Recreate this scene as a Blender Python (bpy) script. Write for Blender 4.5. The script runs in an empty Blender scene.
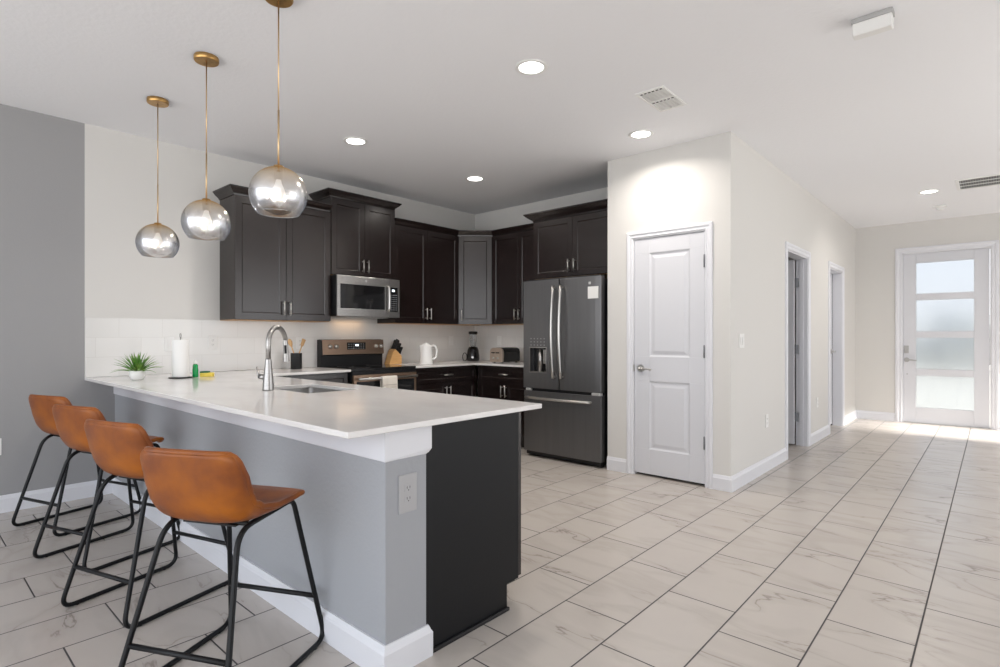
import bpy, bmesh, math, random
from mathutils import Vector, Matrix
random.seed(7)
C = bpy.context.scene.collection
S = bpy.context.scene
PI = math.pi

# ------------------------------------------------------------------ camera
cam = bpy.data.cameras.new('camera')
cam.sensor_width = 36.0
cam.lens = 550.13 / 1000 * 36.0
cam.shift_y = 0.0027
cam.clip_start = 0.05
co = bpy.data.objects.new('camera', cam)
C.objects.link(co)
co.location = (0, 0, 1.228)
co.rotation_euler = (PI / 2, 0, 0.73142)
S.camera = co

# ------------------------------------------------------------------ world, sun, daylight, exposure
S.view_settings.view_transform = 'Standard'
S.view_settings.look = 'None'
S.view_settings.gamma = 1.0
S.view_settings.exposure = 0.15
S.view_settings.use_curve_mapping = False
S.cycles.max_bounces = 10
S.cycles.diffuse_bounces = 6
S.cycles.sample_clamp_indirect = 6.0
S.cycles.caustics_reflective = False
S.cycles.caustics_refractive = False

world = bpy.data.worlds.new('world')
S.world = world
world.use_nodes = True
wn = world.node_tree
wn.nodes.clear()
w_out = wn.nodes.new('ShaderNodeOutputWorld')
w_bg = wn.nodes.new('ShaderNodeBackground')
w_tc = wn.nodes.new('ShaderNodeTexCoord')
w_sep = wn.nodes.new('ShaderNodeSeparateXYZ')
w_ramp = wn.nodes.new('ShaderNodeValToRGB')
w_map = wn.nodes.new('ShaderNodeMapRange')
w_map.inputs['From Min'].default_value = -0.4
w_map.inputs['From Max'].default_value = 0.8
wn.links.new(w_tc.outputs['Generated'], w_sep.inputs[0])
wn.links.new(w_sep.outputs['Z'], w_map.inputs['Value'])
wn.links.new(w_map.outputs[0], w_ramp.inputs[0])
cr = w_ramp.color_ramp
cr.elements[0].position = 0.0
cr.elements[0].color = (1.05, 1.02, 0.97, 1)
cr.elements[1].position = 1.0
cr.elements[1].color = (0.62, 0.78, 1.0, 1)
e = cr.elements.new(0.34); e.color = (0.95, 0.96, 0.98, 1)
wn.links.new(w_ramp.outputs[0], w_bg.inputs['Color'])
w_bg.inputs['Strength'].default_value = 2.5
wn.links.new(w_bg.outputs[0], w_out.inputs['Surface'])

sl = bpy.data.lights.new('sun', 'SUN')
sl.energy = 15.0
sl.angle = math.radians(9)
sl.color = (1.0, 0.96, 0.9)
so = bpy.data.objects.new('sun', sl)
C.objects.link(so)
so.rotation_euler = Vector((-0.86, 0.02, -0.53)).to_track_quat('-Z', 'Y').to_euler()

CAN_POWER = 9.0

# room numbers (metres): the camera stands at x = 0, y = 0
XL, YB, XH, YP, YF, H = -5.14, 5.225, -1.545, 4.447, 9.72, 2.845
XPL = -2.655           # left edge of the pantry wall
XR = 2.3               # right wall, outside the picture
YN = -3.0              # room left open behind the camera to let in sky light
T = 0.914              # counter height


# ------------------------------------------------------------------ materials
def mat(name, color, rough=0.5, metal=0.0, spec=0.5, noise=None, bump=None, coat=0.0, **kw):
    m = bpy.data.materials.new(name)
    m.use_nodes = True
    nt = m.node_tree
    b = nt.nodes['Principled BSDF']
    b.inputs['Base Color'].default_value = (*color, 1)
    b.inputs['Roughness'].default_value = rough
    b.inputs['Metallic'].default_value = metal
    b.inputs['Specular IOR Level'].default_value = spec
    b.inputs['Coat Weight'].default_value = coat
    b.inputs['Coat Roughness'].default_value = 0.1
    for k, v in kw.items():
        b.inputs[k.replace('_', ' ')].default_value = v
    tc = nt.nodes.new('ShaderNodeTexCoord')
    if noise:
        c2, scale, lo, hi, stretch = noise
        mp = nt.nodes.new('ShaderNodeMapping')
        mp.inputs['Scale'].default_value = stretch
        n = nt.nodes.new('ShaderNodeTexNoise')
        n.inputs['Scale'].default_value = scale
        n.inputs['Detail'].default_value = 5
        r = nt.nodes.new('ShaderNodeMapRange')
        r.inputs['From Min'].default_value = lo
        r.inputs['From Max'].default_value = hi
        mx = nt.nodes.new('ShaderNodeMixRGB')
        mx.inputs[1].default_value = (*color, 1)
        mx.inputs[2].default_value = (*c2, 1)
        nt.links.new(tc.outputs['Object'], mp.inputs[0])
        nt.links.new(mp.outputs[0], n.inputs['Vector'])
        nt.links.new(n.outputs['Fac'], r.inputs['Value'])
        nt.links.new(r.outputs[0], mx.inputs[0])
        nt.links.new(mx.outputs[0], b.inputs['Base Color'])
    if bump:
        scale, strength = bump
        n = nt.nodes.new('ShaderNodeTexNoise')
        n.inputs['Scale'].default_value = scale
        n.inputs['Detail'].default_value = 3
        bp = nt.nodes.new('ShaderNodeBump')
        bp.inputs['Strength'].default_value = strength
        bp.inputs['Distance'].default_value = 0.004
        nt.links.new(tc.outputs['Object'], n.inputs['Vector'])
        nt.links.new(n.outputs['Fac'], bp.inputs['Height'])
        nt.links.new(bp.outputs[0], b.inputs['Normal'])
    return m


def emit(name, color, strength):
    m = bpy.data.materials.new(name)
    m.use_nodes = True
    b = m.node_tree.nodes['Principled BSDF']
    b.inputs['Base Color'].default_value = (*color, 1)
    b.inputs['Emission Color'].default_value = (*color, 1)
    b.inputs['Emission Strength'].default_value = strength
    return m


N1 = (1, 1, 1)
M = {}
M['wall_beige'] = mat('wall_beige', (0.685, 0.675, 0.655), 0.85, spec=0.2, bump=(90, 0.12))
M['wall_grey'] = mat('wall_grey', (0.34, 0.34, 0.345), 0.8, spec=0.25, bump=(90, 0.12))
M['wall_knee'] = mat('wall_knee', (0.36, 0.372, 0.395), 0.75, spec=0.3, bump=(60, 0.35))
M['ceiling'] = mat('ceiling_paint', (0.86, 0.865, 0.89), 0.9, spec=0.1, bump=(38, 0.35))
M['trim'] = mat('white_trim_paint', (0.74, 0.75, 0.79), 0.4)
M['door'] = mat('white_door_paint', (0.66, 0.67, 0.71), 0.45)
M['espresso'] = mat('espresso_wood', (0.0105, 0.0056, 0.0052), 0.24, spec=0.72, noise=((0.012, 0.0070, 0.0066), 6, 0.3, 0.8, (6, 6, 0.5)))
M['shoe_and_gap_shade'] = mat('dark_shoe_and_gap_shade', (0.006, 0.006, 0.007), 0.5)  # near-black for the shoe strip and for painted shade in door gaps
M['panel_black'] = mat('black_end_panel', (0.008, 0.0083, 0.0095), 0.4, spec=0.22)
M['steel'] = mat('brushed_steel', (0.46, 0.45, 0.44), 0.3, 1.0, noise=((0.38, 0.37, 0.36), 30, 0.4, 0.6, (1, 1, 20)))
M['handle'] = mat('satin_nickel', (0.60, 0.59, 0.57), 0.28, 1.0)
M['slate'] = mat('slate_steel', (0.20, 0.20, 0.205), 0.36, 0.85, noise=((0.185, 0.185, 0.19), 30, 0.3, 0.7, (1, 1, 0.04)))
M['bronze_steel'] = mat('bronze_tinted_steel', (0.34, 0.235, 0.17), 0.33, 0.9)
M['black_gloss'] = mat('black_glass', (0.008, 0.008, 0.009), 0.06)
M['black_plastic'] = mat('black_plastic', (0.009, 0.009, 0.010), 0.4, spec=0.35)
M['black_metal'] = mat('black_powder_coat', (0.005, 0.0055, 0.0065), 0.4, spec=0.3)
M['brass'] = mat('aged_brass', (0.56, 0.34, 0.13), 0.28, 1.0, noise=((0.42, 0.25, 0.09), 25, 0.4, 0.65, N1))
M['brass_rod'] = mat('brass_rod', (0.66, 0.48, 0.28), 0.3, 1.0)
M['white_plastic'] = mat('white_plastic', (0.80, 0.80, 0.79), 0.35)
M['grey_plastic'] = mat('grey_plastic', (0.42, 0.42, 0.42), 0.45)
M['vent_dark'] = mat('vent_gap', (0.05, 0.05, 0.05), 0.7)
M['ceramic'] = mat('white_ceramic', (0.82, 0.82, 0.81), 0.2)
M['paper'] = mat('paper_towel', (0.88, 0.88, 0.87), 0.95, spec=0.1, bump=(120, 0.3))
M['leaf'] = mat('succulent_leaf', (0.09, 0.25, 0.03), 0.45, noise=((0.32, 0.45, 0.10), 12, 0.45, 0.7, N1))
M['soil'] = mat('potting_soil', (0.04, 0.028, 0.02), 0.95)
M['soap_green'] = mat('green_soap', (0.0, 0.30, 0.07), 0.15)
M['sponge_yellow'] = mat('yellow_sponge', (0.85, 0.66, 0.12), 0.9, bump=(200, 0.5))
M['sponge_green'] = mat('green_scourer', (0.05, 0.16, 0.09), 0.95, bump=(300, 0.5))
M['wood_light'] = mat('pale_beech', (0.72, 0.42, 0.17), 0.45, noise=((0.60, 0.33, 0.12), 8, 0.35, 0.65, (1, 1, 12)))
M['wood_spoon'] = mat('wooden_spoon', (0.58, 0.36, 0.17), 0.55)
M['leather'] = mat('tan_leather', (0.185, 0.050, 0.013), 0.38, spec=0.35, noise=((0.36, 0.105, 0.008), 5.0, 0.42, 0.66, N1), bump=(160, 0.12))
M['leather_seat'] = M['leather']
M['towel'] = mat('cream_cotton', (0.78, 0.73, 0.66), 0.95, spec=0.1, bump=(250, 0.4))
M['towel_stripe'] = mat('grey_stripe', (0.40, 0.36, 0.32), 0.95, spec=0.1)
M['kettle'] = mat('white_kettle_plastic', (0.80, 0.80, 0.79), 0.18)
M['jar'] = mat('clear_jar', (0.9, 0.93, 0.95), 0.05, Transmission_Weight=0.9)
M['grey_print'] = mat('grey_print', (0.25, 0.26, 0.28), 0.5)
M['icon'] = mat('pale_icon', (0.55, 0.55, 0.55), 0.4)
M['lens'] = emit('lit_lens', (1.0, 0.97, 0.93), 9.0)
M['bulb'] = emit('lit_bulb', (1.0, 0.92, 0.8), 0.9)
M['chrome'] = mat('brushed_chrome', (0.55, 0.46, 0.39), 0.42, 0.9)
M['birch'] = mat('unfinished_birch', (0.50, 0.30, 0.15), 0.6)
M['display'] = emit('lit_display', (0.85, 0.93, 1.0), 1.6)
M['concrete'] = mat('driveway_concrete', (0.66, 0.61, 0.53), 0.9, noise=((0.58, 0.54, 0.46), 3, 0.4, 0.7, N1))
M['hedge'] = mat('hedge_leaf', (0.44, 0.45, 0.44), 0.9, noise=((0.6, 0.6, 0.57), 3, 0.4, 0.7, N1))
M['house'] = mat('grey_siding', (0.42, 0.45, 0.50), 0.9)
M['unseen_roof'] = mat('grey_shingle', (0.40, 0.42, 0.46), 0.9)


def math_node(nt, op, a, b=None, c=None):
    n = nt.nodes.new('ShaderNodeMath')
    n.operation = op
    for i, v in enumerate((a, b, c)):
        if v is None:
            continue
        if isinstance(v, (int, float)):
            n.inputs[i].default_value = v
        else:
            nt.links.new(v, n.inputs[i])
    return n.outputs[0]


def floor_material():
    m = bpy.data.materials.new('marble_look_tile')
    m.use_nodes = True
    nt = m.node_tree
    b = nt.nodes['Principled BSDF']
    tc = nt.nodes.new('ShaderNodeTexCoord')
    sp = nt.nodes.new('ShaderNodeSeparateXYZ')
    nt.links.new(tc.outputs['Object'], sp.inputs[0])
    mt = lambda *a: math_node(nt, *a)
    PX, PY = 0.3126, 0.6162
    u = mt('DIVIDE', mt('ADD', sp.outputs['X'], 0.2297), PX)
    row = mt('FLOOR', u)
    fu = mt('FRACT', u)
    sh = mt('MULTIPLY', mt('ADD', row, 4.0), PY / 3)
    v = mt('DIVIDE', mt('ADD', mt('SUBTRACT', sp.outputs['Y'], 2.108), sh), PY)
    col = mt('FLOOR', v)
    fv = mt('FRACT', v)
    du = mt('MULTIPLY', mt('MINIMUM', fu, mt('SUBTRACT', 1.0, fu)), PX)
    dv = mt('MULTIPLY', mt('MINIMUM', fv, mt('SUBTRACT', 1.0, fv)), PY)
    d = mt('MINIMUM', du, dv)
    grout = nt.nodes.new('ShaderNodeMapRange')
    grout.inputs['From Min'].default_value = 0.0026
    grout.inputs['From Max'].default_value = 0.0038
    grout.inputs['To Min'].default_value = 1.0
    grout.inputs['To Max'].default_value = 0.0
    nt.links.new(d, grout.inputs['Value'])
    # a different cut of marble on each tile
    cb = nt.nodes.new('ShaderNodeCombineXYZ')
    nt.links.new(row, cb.inputs[0]); nt.links.new(col, cb.inputs[1])
    wnz = nt.nodes.new('ShaderNodeTexWhiteNoise')
    wnz.noise_dimensions = '3D'
    nt.links.new(cb.outputs[0], wnz.inputs['Vector'])
    vs = nt.nodes.new('ShaderNodeVectorMath'); vs.operation = 'SCALE'
    vs.inputs['Scale'].default_value = 40
    nt.links.new(wnz.outputs['Color'], vs.inputs[0])
    va = nt.nodes.new('ShaderNodeVectorMath'); va.operation = 'ADD'
    nt.links.new(tc.outputs['Object'], va.inputs[0]); nt.links.new(vs.outputs[0], va.inputs[1])
    mp = nt.nodes.new('ShaderNodeMapping')
    mp.inputs['Rotation'].default_value = (0, 0, 0.9)
    mp.inputs['Scale'].default_value = (0.75, 2.1, 1)
    nt.links.new(va.outputs[0], mp.inputs[0])

    def vein(scale, width, detail, dist):
        n = nt.nodes.new('ShaderNodeTexNoise')
        n.inputs['Scale'].default_value = scale
        n.inputs['Detail'].default_value = detail
        n.inputs['Distortion'].default_value = dist
        nt.links.new(mp.outputs[0], n.inputs['Vector'])
        a = mt('ABSOLUTE', mt('SUBTRACT', n.outputs['Fac'], 0.5))
        r = nt.nodes.new('ShaderNodeMapRange')
        r.inputs['From Min'].default_value = 0.0
        r.inputs['From Max'].default_value = width
        r.inputs['To Min'].default_value = 1.0
        r.inputs['To Max'].default_value = 0.0
        nt.links.new(a, r.inputs['Value'])
        return r.outputs[0]
    v1 = vein(1.7, 0.010, 8, 0.7)
    v2 = vein(1.7, 0.075, 4, 0.7)
    big = nt.nodes.new('ShaderNodeTexNoise')
    big.inputs['Scale'].default_value = 1.8
    nt.links.new(mp.outputs[0], big.inputs['Vector'])
    gate = nt.nodes.new('ShaderNodeMapRange')
    gate.inputs['From Min'].default_value = 0.50
    gate.inputs['From Max'].default_value = 0.66
    nt.links.new(big.outputs['Fac'], gate.inputs['Value'])
    f1 = mt('MULTIPLY', mt('MULTIPLY', v1, gate.outputs[0]), 0.62)
    f2 = mt('MULTIPLY', v2, 0.22)
    cloud = nt.nodes.new('ShaderNodeTexNoise')
    cloud.inputs['Scale'].default_value = 2.6
    cloud.inputs['Detail'].default_value = 6
    nt.links.new(va.outputs[0], cloud.inputs['Vector'])
    base = nt.nodes.new('ShaderNodeMixRGB')
    base.inputs[1].default_value = (0.555, 0.512, 0.470, 1)
    base.inputs[2].default_value = (0.49, 0.45, 0.415, 1)
    nt.links.new(cloud.outputs['Fac'], base.inputs[0])
    m1 = nt.nodes.new('ShaderNodeMixRGB')
    m1.inputs[2].default_value = (0.35, 0.31, 0.275, 1)
    nt.links.new(f2, m1.inputs[0]); nt.links.new(base.outputs[0], m1.inputs[1])
    m2 = nt.nodes.new('ShaderNodeMixRGB')
    m2.inputs[2].default_value = (0.17, 0.14, 0.12, 1)
    nt.links.new(f1, m2.inputs[0]); nt.links.new(m1.outputs[0], m2.inputs[1])
    m3 = nt.nodes.new('ShaderNodeMixRGB')
    m3.inputs[2].default_value = (0.055, 0.052, 0.052, 1)
    nt.links.new(grout.outputs[0], m3.inputs[0]); nt.links.new(m2.outputs[0], m3.inputs[1])
    nt.links.new(m3.outputs[0], b.inputs['Base Color'])
    rr = mt('ADD', mt('MULTIPLY', grout.outputs[0], 0.5), 0.27)
    nt.links.new(rr, b.inputs['Roughness'])
    b.inputs['Specular IOR Level'].default_value = 0.5
    edge = nt.nodes.new('ShaderNodeMapRange')
    edge.inputs['From Min'].default_value = 0.001
    edge.inputs['From Max'].default_value = 0.006
    nt.links.new(d, edge.inputs['Value'])
    bp = nt.nodes.new('ShaderNodeBump')
    bp.inputs['Strength'].default_value = 0.5
    bp.inputs['Distance'].default_value = 0.0015
    nt.links.new(edge.outputs[0], bp.inputs['Height'])
    nt.links.new(bp.outputs[0], b.inputs['Normal'])
    return m


def splash_material(name, axis):
    m = bpy.data.materials.new(name)
    m.use_nodes = True
    nt = m.node_tree
    b = nt.nodes['Principled BSDF']
    tc = nt.nodes.new('ShaderNodeTexCoord')
    sp = nt.nodes.new('ShaderNodeSeparateXYZ')
    nt.links.new(tc.outputs['Object'], sp.inputs[0])
    mt = lambda *a: math_node(nt, *a)
    W, Hh = 0.305, 0.1524
    v = mt('DIVIDE', mt('SUBTRACT', sp.outputs['Z'], T), Hh)
    row = mt('FLOOR', v)
    fv = mt('FRACT', v)
    u = mt('ADD', mt('DIVIDE', sp.outputs[axis], W), mt('MULTIPLY', row, 0.5))
    fu = mt('FRACT', u)
    col = mt('FLOOR', u)
    du = mt('MULTIPLY', mt('MINIMUM', fu, mt('SUBTRACT', 1.0, fu)), W)
    dv = mt('MULTIPLY', mt('MINIMUM', fv, mt('SUBTRACT', 1.0, fv)), Hh)
    d = mt('MINIMUM', du, dv)
    g = nt.nodes.new('ShaderNodeMapRange')
    g.inputs['From Min'].default_value = 0.0010
    g.inputs['From Max'].default_value = 0.0022
    nt.links.new(d, g.inputs['Value'])
    cb = nt.nodes.new('ShaderNodeCombineXYZ')
    nt.links.new(row, cb.inputs[0]); nt.links.new(col, cb.inputs[1])
    wz = nt.nodes.new('ShaderNodeTexWhiteNoise')
    nt.links.new(cb.outputs[0], wz.inputs['Vector'])
    tl = nt.nodes.new('ShaderNodeMixRGB')
    tl.inputs[1].default_value = (0.79, 0.785, 0.77, 1)
    tl.inputs[2].default_value = (0.75, 0.745, 0.73, 1)
    nt.links.new(wz.outputs['Value'], tl.inputs[0])
    mx = nt.nodes.new('ShaderNodeMixRGB')
    mx.inputs[1].default_value = (0.70, 0.69, 0.67, 1)
    nt.links.new(g.outputs[0], mx.inputs[0]); nt.links.new(tl.outputs[0], mx.inputs[2])
    nt.links.new(mx.outputs[0], b.inputs['Base Color'])
    b.inputs['Roughness'].default_value = 0.16
    bp = nt.nodes.new('ShaderNodeBump')
    bp.inputs['Strength'].default_value = 0.4
    bp.inputs['Distance'].default_value = 0.001
    nt.links.new(g.outputs[0], bp.inputs['Height'])
    nt.links.new(bp.outputs[0], b.inputs['Normal'])
    return m


def quartz_material():
    m = mat('white_quartz', (0.78, 0.765, 0.755), 0.12, noise=((0.70, 0.685, 0.675), 3.0, 0.45, 0.75, (1, 2, 1)))
    return m


def globe_material():
    # mirror coating of the glass, dense gold above and fading to clear towards the open rim
    m = bpy.data.materials.new('ombre_mirror_glass')
    m.use_nodes = True
    nt = m.node_tree
    nt.nodes.clear()
    out = nt.nodes.new('ShaderNodeOutputMaterial')
    tc = nt.nodes.new('ShaderNodeTexCoord')
    sp = nt.nodes.new('ShaderNodeSeparateXYZ')
    nt.links.new(tc.outputs['Object'], sp.inputs[0])
    cr = nt.nodes.new('ShaderNodeMapRange')
    cr.inputs['From Min'].default_value = -0.22
    cr.inputs['From Max'].default_value = -0.01
    nt.links.new(sp.outputs['Z'], cr.inputs['Value'])
    dens = nt.nodes.new('ShaderNodeValToRGB')
    dens.color_ramp.elements[0].position = 0.0
    dens.color_ramp.elements[0].color = (0.12, 0.12, 0.12, 1)
    dens.color_ramp.elements[1].position = 1.0
    dens.color_ramp.elements[1].color = (0.95, 0.95, 0.95, 1)
    x = dens.color_ramp.elements.new(0.5); x.color = (0.62, 0.62, 0.62, 1)
    colr = nt.nodes.new('ShaderNodeValToRGB')
    colr.color_ramp.elements[0].position = 0.35
    colr.color_ramp.elements[0].color = (0.80, 0.83, 0.89, 1)
    colr.color_ramp.elements[1].position = 1.0
    colr.color_ramp.elements[1].color = (0.66, 0.40, 0.15, 1)
    x = colr.color_ramp.elements.new(0.80); x.color = (0.80, 0.72, 0.60, 1)
    nt.links.new(cr.outputs[0], dens.inputs[0])
    nt.links.new(cr.outputs[0], colr.inputs[0])
    gl = nt.nodes.new('ShaderNodeBsdfGlossy')
    gl.inputs['Roughness'].default_value = 0.2
    nt.links.new(colr.outputs[0], gl.inputs['Color'])
    tr = nt.nodes.new('ShaderNodeBsdfTransparent')
    tr.inputs['Color'].default_value = (0.95, 0.96, 0.98, 1)
    lw = nt.nodes.new('ShaderNodeLayerWeight')
    lw.inputs['Blend'].default_value = 0.25
    mxm = math_node(nt, 'MAXIMUM', dens.outputs[0], math_node(nt, 'MULTIPLY', lw.outputs['Fresnel'], 0.9))
    ms = nt.nodes.new('ShaderNodeMixShader')
    nt.links.new(mxm, ms.inputs[0])
    nt.links.new(tr.outputs[0], ms.inputs[1])
    nt.links.new(gl.outputs[0], ms.inputs[2])
    nt.links.new(ms.outputs[0], out.inputs[0])
    return m


def frosted_material():
    m = mat('reeded_frosted_glass', (0.335, 0.35, 0.365), 0.34, Transmission_Weight=1.0, IOR=1.2)
    nt = m.node_tree
    b = nt.nodes['Principled BSDF']
    tc = nt.nodes.new('ShaderNodeTexCoord')
    w = nt.nodes.new('ShaderNodeTexWave')
    w.inputs['Scale'].default_value = 14
    w.inputs['Distortion'].default_value = 2.5
    nt.links.new(tc.outputs['Object'], w.inputs['Vector'])
    bp = nt.nodes.new('ShaderNodeBump')
    bp.inputs['Strength'].default_value = 0.12
    bp.inputs['Distance'].default_value = 0.002
    nt.links.new(w.outputs['Fac'], bp.inputs['Height'])
    nt.links.new(bp.outputs[0], b.inputs['Normal'])
    return m


M['floor'] = floor_material()
M['splash_y'] = splash_material('pale_subway_tile_side', 'Y')
M['splash_x'] = splash_material('pale_subway_tile_back', 'X')
M['quartz'] = quartz_material()
M['globe'] = globe_material()
M['frosted'] = frosted_material()


# ------------------------------------------------------------------ geometry helpers
def BM():
    return bmesh.new()


def box(bm, x0, x1, y0, y1, z0, z1):
    vs = [bm.verts.new((x, y, z)) for z in (z0, z1) for y in (y0, y1) for x in (x0, x1)]
    for f in ((0, 2, 3, 1), (4, 5, 7, 6), (0, 1, 5, 4), (2, 6, 7, 3), (0, 4, 6, 2), (1, 3, 7, 5)):
        bm.faces.new([vs[i] for i in f])
    return bm


def prism(bm, pts, axis, a, b):
    """polygon pts in the plane across axis, extruded from a to b"""
    def P(p, t):
        if axis == 'x':
            return (t, p[0], p[1])
        if axis == 'y':
            return (p[0], t, p[1])
        return (p[0], p[1], t)
    va = [bm.verts.new(P(p, a)) for p in pts]
    vb = [bm.verts.new(P(p, b)) for p in pts]
    n = len(pts)
    bm.faces.new(va[::-1])
    bm.faces.new(vb)
    for i in range(n):
        bm.faces.new((va[i], va[(i + 1) % n], vb[(i + 1) % n], vb[i]))
    bmesh.ops.recalc_face_normals(bm, faces=bm.faces[:])
    return bm


def lathe(bm, prof, cx=0, cy=0, seg=32, cap=True, zs=1.0):
    rings = []
    for r, z in prof:
        if r < 1e-6:
            rings.append([bm.verts.new((cx, cy, z))])
        else:
            rings.append([bm.verts.new((cx + r * math.cos(2 * PI * k / seg), cy + r * math.sin(2 * PI * k / seg), z)) for k in range(seg)])
    for a, b in zip(rings, rings[1:]):
        for k in range(seg):
            k2 = (k + 1) % seg
            if len(a) == 1 and len(b) == 1:
                continue
            if len(a) == 1:
                bm.faces.new((a[0], b[k], b[k2]))
            elif len(b) == 1:
                bm.faces.new((a[k], b[0], a[k2]))
            else:
                bm.faces.new((a[k], a[k2], b[k2], b[k]))
    if cap:
        for r_ in (rings[0], rings[-1]):
            if len(r_) > 1:
                bm.faces.new(r_)
    bmesh.ops.recalc_face_normals(bm, faces=bm.faces[:])
    return bm


def tube(bm, pts, r, seg=10, rs=None):
    pts = [Vector(p) for p in pts]
    n = len(pts)
    tang = []
    for i in range(n):
        a = pts[max(i - 1, 0)]; b = pts[min(i + 1, n - 1)]
        tang.append((b - a).normalized())
    up = Vector((0, 0, 1)) if abs(tang[0].z) < 0.9 else Vector((1, 0, 0))
    nrm = tang[0].cross(up).normalized()
    rings = []
    for i in range(n):
        if i:
            q = tang[i - 1].rotation_difference(tang[i])
            nrm = (q @ nrm).normalized()
        bi = tang[i].cross(nrm).normalized()
        rr = rs[i] if rs else r
        rings.append([bm.verts.new(pts[i] + (nrm * math.cos(2 * PI * k / seg) + bi * math.sin(2 * PI * k / seg)) * rr) for k in range(seg)])
    for a, b in zip(rings, rings[1:]):
        for k in range(seg):
            bm.faces.new((a[k], a[(k + 1) % seg], b[(k + 1) % seg], b[k]))
    bm.faces.new(rings[0][::-1]); bm.faces.new(rings[-1])
    bmesh.ops.recalc_face_normals(bm, faces=bm.faces[:])
    return bm


def rounded(pts, rad, n=6):
    """polyline with its inner corners rounded"""
    pts = [Vector(p) for p in pts]
    out = [pts[0]]
    for i in range(1, len(pts) - 1):
        p, a, b = pts[i], pts[i - 1], pts[i + 1]
        r = rad[i - 1] if isinstance(rad, (list, tuple)) else rad
        da = (a - p); db = (b - p)
        r1 = min(r, da.length * 0.49, db.length * 0.49)
        A = p + da.normalized() * r1; B = p + db.normalized() * r1
        for k in range(n + 1):
            t = k / n
            out.append(A * (1 - t) ** 2 + p * 2 * t * (1 - t) + B * t * t)
    out.append(pts[-1])
    return out


def obj(name, bm, m, parent=None, loc=(0, 0, 0), rot=(0, 0, 0), bevel=0, smooth=False, subsurf=0, solid=0):
    me = bpy.data.meshes.new(name)
    bm.normal_update()
    bm.to_mesh(me)
    bm.free()
    if isinstance(m, (list, tuple)):
        for k in m:
            me.materials.append(k)
    else:
        me.materials.append(m)
    if smooth:
        for p in me.polygons:
            p.use_smooth = True
    o = bpy.data.objects.new(name, me)
    C.objects.link(o)
    o.location = loc
    o.rotation_euler = rot
    if parent:
        o.parent = parent
    if solid:
        md = o.modifiers.new('thickness', 'SOLIDIFY'); md.thickness = solid; md.offset = 0
    if subsurf:
        md = o.modifiers.new('smooth', 'SUBSURF'); md.levels = subsurf; md.render_levels = subsurf
    if bevel:
        md = o.modifiers.new('edge', 'BEVEL'); md.width = bevel; md.segments = 2; md.limit_method = 'ANGLE'; md.angle_limit = 0.6
    return o


def smooth_by_angle(o, ang=0.7):
    me = o.data
    for p in me.polygons:
        p.use_smooth = True
    me.set_sharp_from_angle(angle=ang)
    return o


def thing(name, label, cat, loc=(0, 0, 0), rotz=0, group=None, kind=None):
    o = bpy.data.objects.new(name, None)
    o.empty_display_size = 0.1
    C.objects.link(o)
    o.location = loc
    o.rotation_euler = (0, 0, rotz)
    o['label'] = label
    o['category'] = cat
    if group:
        o['group'] = group
    if kind:
        o['kind'] = kind
    return o


def tag(o, label, cat, group=None, kind=None):
    o['label'] = label
    o['category'] = cat
    if group:
        o['group'] = group
    if kind:
        o['kind'] = kind
    return o


def struct(name, bm, m, label, cat, **kw):
    return tag(obj(name, bm, m, **kw), label, cat, kind='structure')


def dup(root, loc, rotz, label=None, group=None):
    r = root.copy(); C.objects.link(r)
    r.location = loc; r.rotation_euler = (0, 0, rotz)
    if label:
        r['label'] = label
    if group:
        r['group'] = group
    for ch in list(root.children):
        c = ch.copy(); C.objects.link(c); c.parent = r
        for g in list(ch.children):
            d = g.copy(); C.objects.link(d); d.parent = c
    return r


# ------------------------------------------------------------------ room shell
struct('floor', box(BM(), XL - 0.2, XR + 0.2, YN, YF + 0.15, -0.1, 0), M['floor'],
       'marble-look porcelain tile floor laid in offset rows with dark grout', 'floor')
struct('ceiling', box(BM(), XL - 0.2, XR + 0.2, YN, YF + 0.15, H, H + 0.12), M['ceiling'],
       'flat pale grey textured ceiling over kitchen and hall', 'ceiling')
YG = 1.003
struct('wall_left', box(box(BM(), XL - 0.15, XL, YN, YG, 0, H), XL - 0.15, XL, YG, 1.196, 0, 0.892), M['wall_grey'],
       'dark grey painted wall beside the bar stools', 'wall')
struct('wall_kitchen', box(box(BM(), XL - 0.15, XL, YG, 1.196, 0.892, H), XL - 0.15, XL, 1.196, YF, 0, H), M['wall_beige'],
       'off-white kitchen wall behind the range and microwave', 'wall')
struct('wall_back', box(BM(), XL, XPL, YB, YB + 0.12, 0, H), M['wall_beige'],
       'off-white kitchen wall behind the refrigerator and toaster', 'wall')
# pantry front with its doorway, and the short return beside the refrigerator
PD0, PD1, PDT = -2.392, -1.745, 2.092
bm = BM()
box(bm, XPL, PD0, YP, YP + 0.11, 0, H)
box(bm, PD1, XH, YP, YP + 0.11, 0, H)
box(bm, PD0, PD1, YP, YP + 0.11, PDT, H)
box(bm, XPL, XPL + 0.1, YP + 0.11, YB + 0.12, 0, H)
struct('wall_pantry', bm, M['wall_beige'], 'off-white wall around the white pantry door beside the refrigerator', 'wall')
# hall wall with two doorways
HD = [(6.035, 6.86, 2.10), (7.945, 8.73, 2.10)]
bm = BM()
y = YP + 0.11
for a, b, t in HD:
    box(bm, XH - 0.115, XH, y, a, 0, H)
    box(bm, XH - 0.115, XH, a, b, t, H)
    y = b
box(bm, XH - 0.115, XH, y, YF, 0, H)
struct('wall_hall', bm, M['wall_beige'], 'long off-white hall wall with two doorways running to the front door', 'wall')
# front wall with the entry doorway
FD0, FD1, FDT = -0.975, -0.028, 2.405
bm = BM()
box(bm, XL, FD0, YF, YF + 0.15, 0, H)
box(bm, FD1, XR + 0.2, YF, YF + 0.15, 0, H)
box(bm, FD0, FD1, YF, YF + 0.15, FDT, H)
struct('wall_front', bm, M['wall_beige'], 'off-white end wall around the glazed front door', 'wall')
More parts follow.
